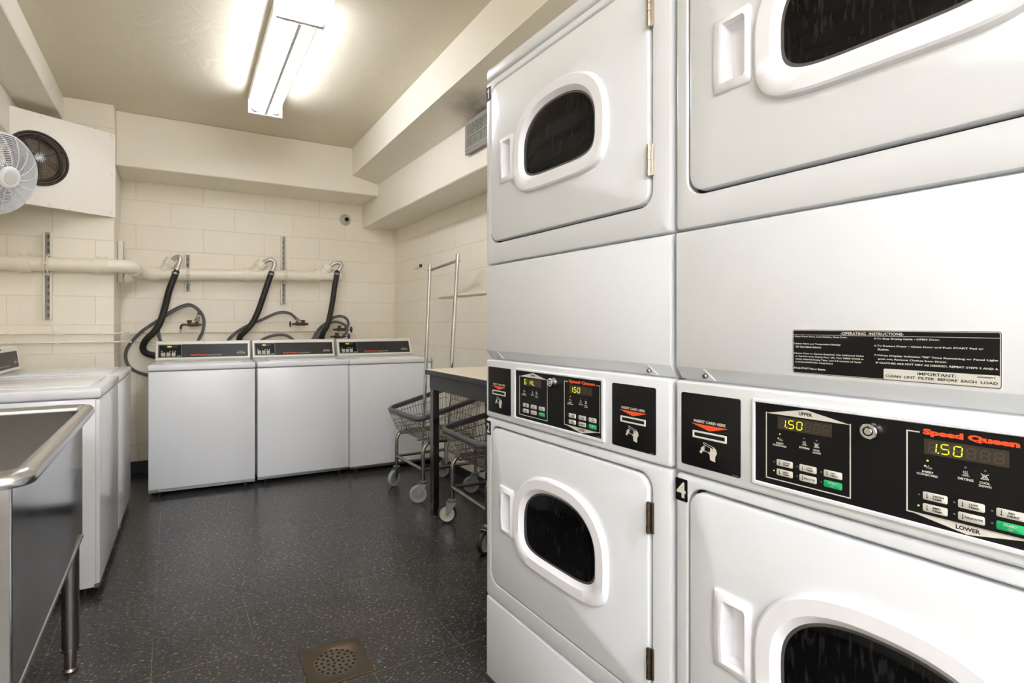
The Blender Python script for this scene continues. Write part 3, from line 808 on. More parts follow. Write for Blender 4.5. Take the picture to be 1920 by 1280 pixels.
    MB().use(M['black']).cyl((w / 2, cy + lean - .010, .8605 + h - .010), (w / 2, cy + lean - .016, .8605 + h - .012), .0035, 10).build('screw', M['black'], c)
    for x in (.06, w - .06):
        for y in (.06, dep - .06): MB().cyl((x, y, 0), (x, y, .04), .02, 12).build('foot', M['cove'], o)
    return o
washer((-.134, 3.965, 0), math.radians(-3.3), 'white washing machine at the left end of the back row, beside the looped grey hose')
washer((.527, 3.945, 0), math.radians(-2.2), 'white washing machine in the middle of the back row of three')
washer((1.176, 3.895, 0), math.radians(-2.5), 'white washing machine in the back corner, partly behind the wire cart', w=.658, dep=.66)
washer((-.2625, 2.655, 0), math.radians(90 - 1.6), 'white washing machine just behind the steel sink, seen from its side', w=.636, dep=.575, cy=.535)
washer((-.2450, 3.300, 0), math.radians(90 - 1.6), 'white washing machine along the left wall, further from the sink', w=.636, dep=.61, cy=.555)

# ------------------------------------------------------------------ waste pipe, struts, hoses
pipe = thing('waste_pipe', 'thick cream-painted waste pipe running around the pilaster along the walls', 'pipe', (-.22, 4.45, 1.5))
T0 = Matrix.Translation((.22, -4.45, -1.5))
R_ = .044
path = [(-.945, 4.11, 1.493), (-.60, 4.11, 1.498), (-.36, 4.11, 1.503), (-.29, 4.125, 1.504), (-.242, 4.175, 1.504), (-.228, 4.25, 1.503), (-.228, 4.42, 1.500), (-.222, 4.52, 1.499), (-.185, 4.58, 1.499), (-.12, 4.60, 1.500), (.2, 4.60, 1.511), (.7, 4.60, 1.527), (1.300, 4.60, 1.545)]
MB().tube(path, R_, 20, 4).build('main_pipe', M['cream_pipe'], pipe, T=T0)
def band(p, q, name='coupling', r=R_ + .007):
    m = MB(); p, q = Vector(p), Vector(q); d = (q - p).normalized()
    m.cyl(p, q, r, 22)
    for k in (.14, .86):
        c = p.lerp(q, k); m.cyl(c - d * .005, c + d * .005, r + .002, 22)
        m.box((c.x - .006, c.y - .012, c.z + r), (c.x + .006, c.y + .006, c.z + r + .010), .002, 1)
    return m.build(name, M['cream_pipe'], pipe, T=T0)
band((-.818, 4.11, 1.494), (-.757, 4.11, 1.496)); band((-.430, 4.11, 1.501), (-.362, 4.11, 1.503))
band((-.240, 4.20, 1.504), (-.230, 4.27, 1.503)); band((-.147, 4.60, 1.499), (-.085, 4.60, 1.501)); band((.510, 4.60, 1.521), (.566, 4.60, 1.523)); band((1.074, 4.60, 1.538), (1.130, 4.60, 1.540))
def wye(x, z, tx, tz):
    a = Vector((x, 4.60, z)); b = Vector((tx, 4.585, tz)); d = (b - a).normalized()
    m = MB(); m.cyl(a, b, .036, 20, .040); m.cyl(b - d * .034, b + d * .010, .046, 22); m.cyl(b - d * .036, b - d * .028, .050, 22); m.cyl(b - d * .002, b + d * .006, .050, 22)
    m.box((b.x + .030, b.y - .02, b.z - .050), (b.x + .050, b.y, b.z - .036), .002, 1)
    m.cyl(a + Vector((.085, 0, .003)), a + Vector((.17, 0, .006)), R_ + .004, 20)
    m.build('wye_branch', M['cream_pipe'], pipe, T=T0)
wye(-.070, 1.502, .000, 1.600); wye(.575, 1.524, .650, 1.618); wye(1.125, 1.541, 1.196, 1.616)
DR = [
 ('leftmost', [(.028, 4.55, 1.520), (.025, 4.55, 1.505), (-.014, 4.56, 1.385), (-.046, 4.58, 1.245), (-.079, 4.59, 1.13), (-.121, 4.6, 1.06), (-.168, 4.62, 1.008), (-.190, 4.64, .955), (-.176, 4.65, .911), (-.123, 4.66, .887), (-.05, 4.665, .872)],
  [(.022, 4.55, 1.500), (.028, 4.55, 1.520), (.044, 4.55, 1.568), (.056, 4.555, 1.608), (.052, 4.56, 1.630), (.038, 4.565, 1.636), (.018, 4.575, 1.622), (-.005, 4.585, 1.598)],
  'black rubber drain hose curling down left of the leftmost back washer'),
 ('middle', [(.715, 4.55, 1.545), (.711, 4.55, 1.531), (.685, 4.56, 1.445), (.650, 4.57, 1.33), (.616, 4.58, 1.226), (.573, 4.59, 1.13), (.520, 4.61, 1.065), (.489, 4.635, 1.026), (.480, 4.65, .983), (.480, 4.66, .90)],
  [(.708, 4.55, 1.525), (.715, 4.55, 1.550), (.734, 4.55, 1.589), (.740, 4.555, 1.625), (.722, 4.56, 1.647), (.695, 4.565, 1.648), (.668, 4.575, 1.632), (.648, 4.585, 1.615)],
  'black rubber drain hose going down behind the gap between first and middle back washers'),
 ('right', [(1.258, 4.55, 1.570), (1.255, 4.55, 1.555), (1.238, 4.56, 1.444), (1.225, 4.57, 1.333), (1.207, 4.58, 1.222), (1.185, 4.59, 1.121), (1.158, 4.61, 1.061), (1.147, 4.635, 1.009), (1.148, 4.65, .963), (1.148, 4.66, .88)],
  [(1.254, 4.55, 1.545), (1.264, 4.55, 1.572), (1.290, 4.55, 1.617), (1.296, 4.555, 1.640), (1.276, 4.56, 1.656), (1.240, 4.565, 1.648), (1.212, 4.575, 1.628), (1.192, 4.585, 1.610)],
  'black rubber drain hose hanging at the right end of the waste pipe')]
for _, hs, gs, lab in DR:
    o = thing('drain_hose', lab, 'hose', hs[0], 0, 'black drain hoses'); T = Matrix.Translation(-Vector(hs[0]))
    MB().tube(hs, .0235, 16, 6).build('rubber_hose', M['hose_bk'], o, T=T)
    MB().tube(gs, .0165, 16, 6).build('gooseneck_tube', M['alu'], o, T=T)
    a, b = Vector(hs[0]), Vector(hs[2]); d = (b - a).normalized()
    MB().cyl(a + d * .006, a + d * .020, .0265, 18).box((a.x - .012, a.y - .034, a.z - .018), (a.x + .006, a.y - .024, a.z - .006), .001, 1).build('hose_clamp', M['zinc'], o, T=T)
def supply(pts, lab, fit=None):
    o = thing('supply_hose', lab, 'hose', pts[0], 0, 'grey supply hoses'); T = Matrix.Translation(-Vector(pts[0]))
    MB().tube(pts, .0115, 12, 5).build('rubber_hose', M['hose_gr'], o, T=T)
    if fit:
        a, b = Vector(fit[0]), Vector(fit[1])
        MB().cyl(a, b, .0125, 14).cyl(a, a.lerp(b, .45), .017, 8).build('hose_coupling', M['zinc'], o, T=T)
s1a = [(.186, 4.6, 1.194), (.183, 4.6, 1.229), (.145, 4.6, 1.262), (.097, 4.6, 1.265), (.032, 4.6, 1.237), (-.046, 4.61, 1.183), (-.122, 4.62, 1.13), (-.197, 4.63, 1.07), (-.257, 4.64, 1.0), (-.294, 4.64, .933), (-.298, 4.64, .863), (-.272, 4.645, .802), (-.205, 4.65, .756), (-.10, 4.66, .725)]
s1b = [(-.068, 4.66, .90), (-.070, 4.655, .975), (-.078, 4.645, 1.008), (-.088, 4.645, 1.085), (-.054, 4.655, 1.179), (.04, 4.64, 1.249), (.123, 4.63, 1.275), (.19, 4.64, 1.23), (.223, 4.65, 1.158), (.215, 4.65, 1.067), (.184, 4.66, .996), (.165, 4.66, .90)]
s2a = [(.925, 4.6, 1.165), (.903, 4.6, 1.190), (.866, 4.6, 1.215), (.808, 4.6, 1.223), (.744, 4.61, 1.207), (.653, 4.63, 1.161), (.582, 4.64, 1.13), (.495, 4.66, 1.083), (.436, 4.665, 1.035), (.395, 4.67, .984), (.37, 4.67, .90)]
s2b = [(.62, 4.66, .90), (.649, 4.65, .985), (.722, 4.65, 1.023), (.796, 4.65, 1.034), (.861, 4.65, 1.024), (.922, 4.65, .976), (.95, 4.66, .90)]
s3a = [(1.045, 4.66, .90), (1.063, 4.655, .968), (1.109, 4.65, 1.061), (1.155, 4.65, 1.111), (1.206, 4.64, 1.145), (1.246, 4.63, 1.181), (1.308, 4.62, 1.194), (1.361, 4.61, 1.168), (1.372, 4.60, 1.121), (1.352, 4.60, 1.080)]
s3b = [(1.075, 4.62, .90), (1.088, 4.62, .968), (1.143, 4.62, 1.079), (1.208, 4.62, 1.130), (1.269, 4.61, 1.143), (1.331, 4.60, 1.121), (1.358, 4.60, 1.089), (1.352, 4.59, 1.050), (1.325, 4.59, 1.028)]
supply(s1a, 'grey supply hose looping widest, left past the leftmost back washer', ((.170, 4.6, 1.145), (.184, 4.6, 1.185)))
supply(s1b, 'grey supply hose arched above the leftmost back washer like an upturned U')
supply(s2a, 'grey supply hose rising to the tap above the middle back washer', ((.945, 4.6, 1.145), (.925, 4.6, 1.175)))
supply(s2b, 'short grey supply hose peeping over the console of the middle back washer')
supply(s3a, 'higher of the two grey hoses arching right of the right drain hose')
supply(s3b, 'lower of the two grey hoses arching right of the right drain hose', ((1.300, 4.6, 1.018), (1.322, 4.595, 1.032)))
def tap(x0, x1, z, lab, handle=None, riser=False, knob=.5, out=.8):
    y = 4.60
    o = thing('tap', lab, 'tap', (x0, y, z)); T = Matrix.Translation((-x0, -y, -z)); L = x1 - x0
    m = MB(); m.cyl((x0, y, z), (x1, y, z), .0085, 10)
    m.cyl((x0 + L * .25, y, z), (x0 + L * .85, y, z), .0135, 8); m.cyl((x0 + L * knob, y, z), (x0 + L * knob, y, z + .022), .013, 8)
    m.cyl((x0 + L * knob, y, z + .020), (x0 + L * knob, y, z + .034), .017, 8); m.cyl((x0 + L * out, y, z), (x0 + L * out, y, z + .022), .010, 8)
    m.cyl((x0 + L * .5, y, z), (x0 + L * .5, YB, z), .008, 8)
    m.build('valve_body', M['brass'], o, T=T)
    if handle is not None:
        m = MB(); m.torus((handle, y, z), (1, 0, 0), .022, .0045, 20, 6)
        for k in range(3):
            a = k * 2 * PI / 3 + .4; m.cyl((handle, y, z), (handle, y + .022 * math.cos(a), z + .022 * math.sin(a)), .003, 6)
        m.cyl((min(handle, x1), y, z), (max(handle, x1) if handle > x1 else x0, y, z), .003, 6)
        m.build('tap_handle', M['blue'], o, T=T)
    if riser:
        m = MB(); m.tube([(x0 + .010, y, z), (x0 - .010, y, z - .002), (x0 - .018, y, z - .020), (x0 - .018, y, z - .032)], .0085, 10, 4); m.build('elbow', M['brass'], o, T=T)
        MB().cyl((x0 - .018, y, z - .028), (x0 - .018, y + .03, z - .060), .008, 10).build('riser', M['cream_pipe'], o, T=T)
tap(.080, .205, 1.120, 'rusty brass tap fed by an elbow above the leftmost back washer', None, True, .32, .72)
tap(.890, 1.023, 1.124, 'rusty brass tap with a blue wheel at its left, above the middle back washer', .874, knob=.66, out=.28)
tap(1.236, 1.366, 1.076, 'upper rusty tap of the pair, blue wheel at its right end', 1.398, knob=.42, out=.85)
tap(1.214, 1.344, 1.014, 'lower rusty tap of the pair, just above the right washer console', 1.376, knob=.42, out=.75)
def thinpipe(pts, lab):
    o = thing('water_pipe', lab, 'pipe', pts[0]); T = Matrix.Translation(-Vector(pts[0]))
    MB().tube(pts, .0062, 10).build('pipe_run', M['cream_pipe'], o, T=T)
    for p, q in zip(pts, pts[1:]):
        if (Vector(q) - Vector(p)).length > .3:
            for k in (.12, .5, .88):
                c = Vector(p).lerp(Vector(q), k); MB().box((c.x - .010, c.y - .0085, c.z - .008), (c.x + .010, c.y + .008, c.z + .008), .002, 1).build('pipe_coupling', M['cream_pipe'], o, T=T)
thinpipe([(-.945, 4.165, 1.066), (-.325, 4.165, 1.064), (-.300, 4.20, 1.064), (-.265, 4.665, 1.058), (-.225, 4.685, 1.058), (1.235, 4.685, 1.064)], 'upper of the two thin cream water pipes along the wall')
thinpipe([(-.945, 4.165, 1.009), (-.325, 4.165, 1.008), (-.300, 4.20, 1.007), (-.265, 4.665, .990), (-.225, 4.685, .990), (1.215, 4.685, .985)], 'lower of the two thin cream water pipes along the wall')
def strut(x, y, z0, z1, zp, lab, group='slotted wall channels', yclamp=None):
    o = thing('strut_channel', lab, 'wall bracket', (x, y, z0), 0, group)
    H = z1 - z0; w = .020; dp = .038
    m = MB().use(M['strut']); m.box((-w, -.003, 0), (w, 0, H))
    for s in (-1, 1):
        m.box((s * w - .0025, -dp, 0), (s * w + .0025, 0, H), .0008, 1)
        m.box((s * w - (.008 if s > 0 else 0), -dp - .001, 0), (s * w + (.008 if s < 0 else 0), -dp + .003, H), .0008, 1)
    m.use(M['strut_in']).quad(-w + .003, w - .003, .002, H - .002, -.0045)
    m.use(M['slot'])
    k = .02
    while k < H - .03: m.plate(-.005, .005, k, k + .022, .0045, -.0045, -.0052, .0002, 3); k += .045
    m.build('channel', None, o, 0)
    zz = zp - z0; yy = -(y - (4.60 if y > 4.4 else 4.11))
    m = MB()
    for s in (-1, 1):
        pts = [(s * .008, -.030, zz + .062)] + [(s * .008, yy - .0505 * math.sin(a) * -1 * -1 if False else yy - .050 * math.cos(a), zz + .050 * math.sin(a)) for a in [math.radians(q) for q in range(80, -81, -20)]] + [(s * .008, -.030, zz - .062)]
        m.tube(pts, .0052, 6)
    m.box((-.015, yy - .064, zz - .006), (.015, yy - .050, zz + .006), .002, 1); m.box((-.020, -.045, zz - .068), (.020, -.036, zz - .050), .002, 1)
    m.build('pipe_clamp', M['strut'], o)
    return o
strut(-.682, 4.18, 1.150, 1.704, 1.497, 'long slotted steel channel on the pilaster, holding the waste pipe')
strut(.110, 4.70, 1.377, 1.670, 1.508, 'short slotted steel channel holding the waste pipe by the leftmost hose')
strut(.833, 4.70, 1.293, 1.869, 1.531, 'long slotted steel channel on the back wall between two drain hoses')
o = thing('side_bracket', 'narrow cream channel standing sideways in the pilaster corner behind the pipe bend', 'wall bracket', (-.335, 4.42, 1.42))
m = MB(); m.box((.001, -.020, 0), (.040, -.016, .285)).box((.001, .016, 0), (.040, .020, .285)).box((.0005, -.02, 0), (.004, .02, .285)).box((.037, -.020, 0), (.041, -.009, .285)).box((.037, .009, 0), (.041, .02, .285))
m.build('channel', M['strut'], o, 0)
# small brass bracket on the right wall
m = MB().use(M['cream_pipe']); m.box((-.012, -.07, -.012), (0, .07, .012), .003, 1); m.use(M['brass']).box((-.014, -.078, -.010), (0, -.045, .014), .002, 1)
o = m.build('wall_bracket', None); o.location = (XR, 4.15, 1.612); tag(o, 'small cream and brass bracket on the right wall above the wire rack', 'wall bracket')
m = MB(); m.box((-.018, 0, 0), (0, .72, .016), .006, 2); o = m.build('wall_ledge', M['beam']); o.location = (XR, 3.02, 1.328); tag(o, 'thin cream ledge stuck to the right wall behind the rack', 'ledge')

# ------------------------------------------------------------------ dome camera
o = thing('security_camera', 'small round dome camera high on the back wall', 'camera', (1.372, YB, 2.061))
MB().lathe([(.050, 0), (.050, .008), (.046, .022), (.034, .040)], (0, 0, 0), (0, -1, 0), 28, (True, True)).build('base', M['camw'], o)
dv = Vector((-.12, -.95, -.12)).normalized()
MB().lathe([(.033, 0), (.033, .030), (.030, .042), (.025, .048)], (.004, -.010, 0), dv, 28, (False, True)).build('dome', M['camw'], o)
c = Vector((.004, -.010, 0)) + dv * .0485
m = MB().use(M['black']); m.lathe([(.0205, 0), (.0205, .001)], c, dv, 24, (False, True)); m.use(M['zinc'])
q = rot_to(dv)
for k in range(10):
    a = k * PI / 5; p = c + q @ Vector((.016 * math.cos(a), .016 * math.sin(a), .0012)); m.lathe([(.0024, 0), (.0016, .0008)], p, dv, 6, (False, True))
m.build('lens_ring', None, o)

# ------------------------------------------------------------------ digital clock on the stepped beam
o = thing('wall_clock', 'silver digital wall clock reading 12:59, half hidden behind the dryers', 'clock', (1.53, 2.715, 2.108), -PI / 2)
m = MB(); m.box((0, -.028, 0), (.275, -.010, .192), .006, 3).box((.03, -.010, .02), (.245, 0, .17)); m.build('case', M['clock'], o)
m = MB().use(M['black']); m.quad(.028, .250, .098, .160, -.0285); m.quad(.028, .250, .036, .090, -.0285); m.quad(.012, .262, .0180, .0196, -.0285)
m.use(M['lcd']); m.quad(.031, .247, .098, .1575, -.0288); m.quad(.031, .247, .036, .0875, -.0288)
m.use(M['lcdink'])
for k, ch in enumerate('1259'): seven(m, ch, .047 + k * .040 + (.008 if k > 1 else 0), .106, .024, .040, -.0291, .0055, M['lcdink'])
for z in (.118, .134): m.quad(.1245, .1285, z, z + .004, -.0291)
for k, ch in enumerate('72'): seven(m, ch, .042 + k * .028, .046, .017, .028, -.0291, .004, M['lcdink'])
for k, ch in enumerate('81'): seven(m, ch, .178 + k * .028, .046, .017, .032, -.0291, .004, M['lcdink'])
seven(m, '2', .110, .050, .010, .016, -.0291, .003, M['lcdink']); seven(m, '0', .128, .050, .010, .016, -.0291, .003, M['lcdink'])
m.build('display', None, o, 0)
MB().use(M['black']).cyl((.075, -.014, .190), (.075, -.014, .204), .006, 8).build('hook', M['black'], o)

# ------------------------------------------------------------------ plywood board across the corner + exhaust fan
bd = math.atan2(.488, .873)
o = thing('mounting_board', 'white painted plywood panel set across the corner, round vent in it', 'board', (-.335, 4.172, 1.826), bd)
m = MB(); n = 12   # local x negative = leftwards along the board
BL, BH, cx_, cz_, r_ = -.695, .545, -.425, .276, .150
def sq(y):
    P = []
    for k in range(48):
        a = 2 * PI * k / 48; c, s_ = math.cos(a), math.sin(a); f = 1 / max(abs(c), abs(s_))
        x = max(BL, min(0, cx_ + c * f * .9)); z = max(0, min(BH, cz_ + s_ * f * .9)); P.append((x, y, z))
    # snap corners
    for cx2, cz2 in ((0, 0), (0, BH), (BL, 0), (BL, BH)):
        i = min(range(48), key=lambda j: (P[j][0] - cx2) ** 2 + (P[j][2] - cz2) ** 2); P[i] = (cx2, y, cz2)
    return P
def circ(r, y): return [(cx_ + r * math.cos(2 * PI * k / 48), y, cz_ + r * math.sin(2 * PI * k / 48)) for k in range(48)]
m.loft([sq(0), sq(-.018), circ(r_, -.018), circ(r_, 0), sq(0)])
m.build('panel', M['board'], o, 0)
for x, z in ((-.015, .53), (-.015, .28), (-.02, .03), (-.36, .02), (-.25, .012), (-.40, .533)):
    MB().lathe([(.012, 0), (.011, .003), (.005, .004)], (x, -.018, z), (0, -1, 0), 16, (False, True)).build('screw_cap', M['board'], o)
o2 = thing('exhaust_fan', 'dark round exhaust fan with wire guard mounted in the white board', 'fan', (-.335, 4.172, 1.826), bd)
m = MB().use(M['ringbk']); m.torus((cx_, -.028, cz_), (0, -1, 0), .153, .0065, 56, 8); m.torus((cx_, -.024, cz_), (0, -1, 0), .141, .004, 56, 6)
m.lathe([(.157, .016), (.150, .022), (.147, .016)], (cx_, 0, cz_), (0, -1, 0), 56); m.lathe([(.136, -.005), (.132, .010), (.122, .012), (.118, 0)], (cx_, 0, cz_), (0, -1, 0), 48)
m.use(M['strut']).lathe([(.149, -.09), (.149, .0175)], (cx_, 0, cz_), (0, -1, 0), 48)
m.build('fan_ring', None, o2)
m = MB(); m.lathe([(.149, 0), (.05, .005)], (cx_, .035, cz_), (0, -1, 0), 40, (False, True)); m.build('fan_back', M['ringin'], o2)
m = MB()
for k in range(13): m.torus((cx_, -.034 - .010 * (1 - (k / 13)), cz_), (0, -1, 0), .030 + k * .0088, .0011, 44, 4)
for k in range(6):
    a = k * PI / 3 + .5; m.cyl((cx_, -.046, cz_), (cx_ + .152 * math.cos(a), -.030, cz_ + .152 * math.sin(a)), .0022, 6)
m.build('wire_guard', M['ringbk'], o2)
m = MB()
for k in range(5):
    a = k * 2 * PI / 5; d1_ = Vector((math.cos(a), 0, math.sin(a))); d2_ = Vector((math.cos(a + .8), 0, math.sin(a + .8)))
    C = Vector((cx_, .015, cz_)); P = [C + d1_ * .035 + Vector((0, .012, 0)), C + d2_ * .035 - Vector((0, .012, 0)), C + d2_ * .13 - Vector((0, .018, 0)), C + d1_ * .13 + Vector((0, .018, 0))]
    m.hexa(P, [p + Vector((0, .002, 0)) for p in P])
m.build('blades', M['ringin'], o2)
m = MB().use(M['zinc']); m.lathe([(.020, .018), (.026, .030), (.022, .046), (.010, .050)], (cx_ - .0, -.004, cz_), (0, -1, 0), 20, (False, True))
for k in range(14):
    a = k * PI / 7; m.box((-.0012, -.002, .012), (.0012, .002, .030), mtx=Matrix.Translation((cx_, -.056, cz_)) @ Matrix.Rotation(a, 4, 'Y'))
m.build('motor_hub', None, o2)

# ------------------------------------------------------------------ white oscillating wall fan
FN = Vector((.80, -.56, -.31)).normalized(); FC = Vector((-.700, 3.10, 1.806)); FR = .188
o = thing('wall_fan', 'white caged wall fan at the left edge in front of the board', 'fan', FC)
Q = rot_to(FN)
def fl(m, name, mt, sm=40): return m.build(name, M[mt], o, sm, T=Q)
m = MB(); m.lathe([(FR * .78, -.078), (FR * .93, -.062), (FR * .985, -.035), (FR, -.010), (FR, .012), (FR * .985, .018), (FR * .955, .018), (FR * .955, .0), (FR * .93, -.028)], n=56); fl(m, 'shroud_ring', 'fanw')
def dome(r): return .018 + .062 * (1 - (r / FR) ** 2) ** .8
m = MB()
for k in range(19):
    r = .050 + (FR * .955 - .050) * k / 18; m.torus((0, 0, dome(r)), (0, 0, 1), r, .0018, 56, 5)
for k in range(16):
    a = 2 * PI * k / 16; pts = []
    for j in range(8):
        r = .045 + (FR * .96 - .045) * j / 7; aa = a + .28 * (j / 7); pts.append((r * math.cos(aa), r * math.sin(aa), dome(r)))
    m.tube(pts, .0022, 5)
fl(m, 'front_grille', 'fanw')
m = MB(); m.lathe([(.050, dome(.05) - .004), (.050, dome(.05) + .003), (.044, dome(.05) + .008), (.035, dome(.05) + .009)], n=36, caps=(False, True)); fl(m, 'hub_cap', 'fanw')
m = MB(); m.lathe([(.030, dome(.05) + .0088), (.029, dome(.05) + .0115), (.026, dome(.05) + .012)], n=32, caps=(False, True)); fl(m, 'badge', 'key')
m = MB()
for k in range(15):
    r = .060 + (FR * .93 - .060) * k / 14; m.torus((0, 0, -.050 - .035 * (1 - r / FR)), (0, 0, 1), r, .0013, 48, 4)
for k in range(12):
    a = 2 * PI * k / 12; m.cyl((.05 * math.cos(a), .05 * math.sin(a), -.080), (FR * .93 * math.cos(a), FR * .93 * math.sin(a), -.050), .0018, 5)
fl(m, 'rear_grille', 'fang')
m = MB()
for k in range(3):
    for j in range(10):
        a0 = 2 * PI * k / 3 + j * .13; a1 = a0 + .13; z0_, z1_ = -.02 + .004 * j, -.02 + .004 * (j + 1)
        ro0, ro1 = .15 * (1 - .02 * (j - 5) ** 2 * .3), .15 * (1 - .02 * (j - 4) ** 2 * .3)
        P = [Vector((.04 * math.cos(a0), .04 * math.sin(a0), z0_)), Vector((ro0 * math.cos(a0), ro0 * math.sin(a0), z0_ * 1.2)), Vector((ro1 * math.cos(a1), ro1 * math.sin(a1), z1_ * 1.2)), Vector((.04 * math.cos(a1), .04 * math.sin(a1), z1_))]
        m.hexa(P, [p + Vector((0, 0, .002)) for p in P])
m.lathe([(.042, -.02), (.042, .02), (.03, .03)], n=24, caps=(True, True)); fl(m, 'blades', 'fang')
m = MB(); m.lathe([(.045, -.16), (.055, -.15), (.058, -.09), (.05, -.075)], n=24, caps=(True, True)); fl(m, 'motor_housing', 'fanw')
m = MB(); b0 = Q @ Vector((0, 0, -.12)); m.tube([b0, b0 + Vector((-.02, .02, -.10)), Vector((XL - FC.x + .01, b0.y + .03, b0.z - .12))], .014, 10, 4)
m.box((XL - FC.x + .001, b0.y - .03, b0.z - .22), (XL - FC.x + .02, b0.y + .09, b0.z - .04), .008, 2); m.build('wall_arm', M['fanw'], o)

# ------------------------------------------------------------------ stainless sink
o = thing('utility_sink', 'deep stainless steel utility sink cut off by the left edge', 'sink', (-.56, 1.70, 0))
SX0, SX1, SY0, SY1, SZ0, SZ1 = -.835, -.262, 1.270, 2.168, .420, .838
def hor(x0, x1, y0, y1, r, z, n=6): return [(p[0], p[2], z) for p in rrect(x0, x1, y0, y1, r, 0, n)]
TS = Matrix.Translation((.56, -1.70, 0))
m = MB().use(M['steel']); m.loft([hor(SX0 + .004, SX1 - .004, SY0 + .004, SY1 - .004, .004, SZ0), hor(SX0, SX1, SY0, SY1, .006, SZ0 + .004), hor(SX0, SX1, SY0, SY1, .006, SZ1)], True, False)
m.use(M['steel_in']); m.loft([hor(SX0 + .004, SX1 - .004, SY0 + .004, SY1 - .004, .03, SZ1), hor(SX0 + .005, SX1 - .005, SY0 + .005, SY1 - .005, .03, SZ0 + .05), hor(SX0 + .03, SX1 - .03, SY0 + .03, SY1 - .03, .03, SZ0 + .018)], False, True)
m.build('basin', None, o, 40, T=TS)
m = MB()
prof = [(.0, -.006), (-.002, .008), (.003, .016), (.012, .021), (.024, .019), (.033, .010), (.036, -.002), (.033, -.010)]
m.loft([hor(SX0 - min(dx, .010), SX1 + dx, SY0 - dx, SY1 + dx, .018 + dx, SZ1 + dz) for dx, dz in prof])
m.build('rolled_rim', M['rimst'], o, 60, T=TS)
m = MB(); m.box((SX0, SY0 - .002, SZ0 - .004), (SX1 + .0015, SY0 + .004, SZ0 + .008)).box((SX1 - .004, SY0, SZ0 - .004), (SX1 + .002, SY1, SZ0 + .006)); m.build('bottom_seam', M['rimst'], o, 0, T=TS)
for x in (SX0 + .05, -.290):
    for y in (SY0 + .06, 2.125):
        m = MB().use(M['legst']); m.cyl((x, y, .075), (x, y, SZ0), .0245, 24); m.cyl((x, y, .071), (x, y, .078), .0262, 24)
        m.use(M['chrome_old']).cyl((x, y, .012), (x, y, .075), .0175, 20).lathe([(.020, 0), (.022, .006), (.018, .014)], (x, y, 0), (0, 0, 1), 20, (True, True))
        m.build('leg', None, o, T=TS)

# ------------------------------------------------------------------ floor drain
o = thing('floor_drain', 'square bronze floor drain with a round perforated strainer', 'drain', (.480, 1.757, 0), math.radians(-1.5))
a = .103; m = MB()
def sqc(h, z):
    P = []
    for k in range(48):
        t_ = 2 * PI * k / 48; c, s_ = math.cos(t_), math.sin(t_); f = h / max(abs(c), abs(s_)); P.append((c * f, s_ * f, z))
    for q_ in range(4):
        k = 6 + q_ * 12; P[k] = (math.copysign(h, P[k][0]), math.copysign(h, P[k][1]), z)
    return P
def cir(r, z, n=48): return [(r * math.cos(2 * PI * k / n), r * math.sin(2 * PI * k / n), z) for k in range(n)]
m.loft([sqc(a, 0), sqc(a, .003), sqc(a - .001, .004), cir(.074, .004), cir(.071, .0025)])
m.build('drain_plate', M['bronze'], o, 30)
m = MB().use(M['bronze_b']); m.lathe([(.0715, .0022), (.070, .0032), (.045, .0036), (.02, .0038)], n=48, caps=(False, True))
m.use(M['black'])
holes = [(.062, 20, 0), (.044, 13, .1), (.026, 8, .3), (.010, 3, 0)]
for r, cnt, ph in holes:
    for k in range(cnt):
        t_ = ph + 2 * PI * k / cnt; m.lathe([(.0052, .0042), (.0050, .0043)], (r * math.cos(t_), r * math.sin(t_), 0), (0, 0, 1), 10, (False, True))
m.build('strainer', None, o, 30)

# ------------------------------------------------------------------ folding table
o = thing('folding_table', 'cream-topped laundry table with charcoal apron, beside the stacked dryer', 'table', (1.32, 2.865, 0))
w, l = .46, 1.20      # local: x to the wall, -y toward the viewer
m = MB().use(M['table']); m.box((0, -l, .838), (w, 0, .860), .003, 1); m.build('table_top', None, o, 30)
m = MB(); m.box((-.003, -l - .003, .829), (w + .003, .003, .8575), .003, 1); m.build('edge_band', M['tdark'], o, 30)
m = MB(); m.box((.018, -l + .02, .745), (.024, -.02, .832), .001, 1).box((.018, -.026, .745), (w - .02, -.02, .832), .001, 1).box((w - .026, -l + .02, .745), (w - .02, -.02, .832), .001, 1).box((.018, -l + .02, .745), (w - .02, -l + .026, .832), .001, 1)
m.build('apron', M['tdark'], o, 0)
for x in (.020, w - .062):
    for y in (-.022, -l + .062):
        m = MB(); m.box((x, y - .040, .006), (x + .040, y, .83), .002, 2)
        lg = m.build('leg', M['tleg'], o, 0)
        MB().cyl((x + .020, y - .020, 0), (x + .020, y - .020, .010), .018, 14).build('glide', M['zinc'], lg)
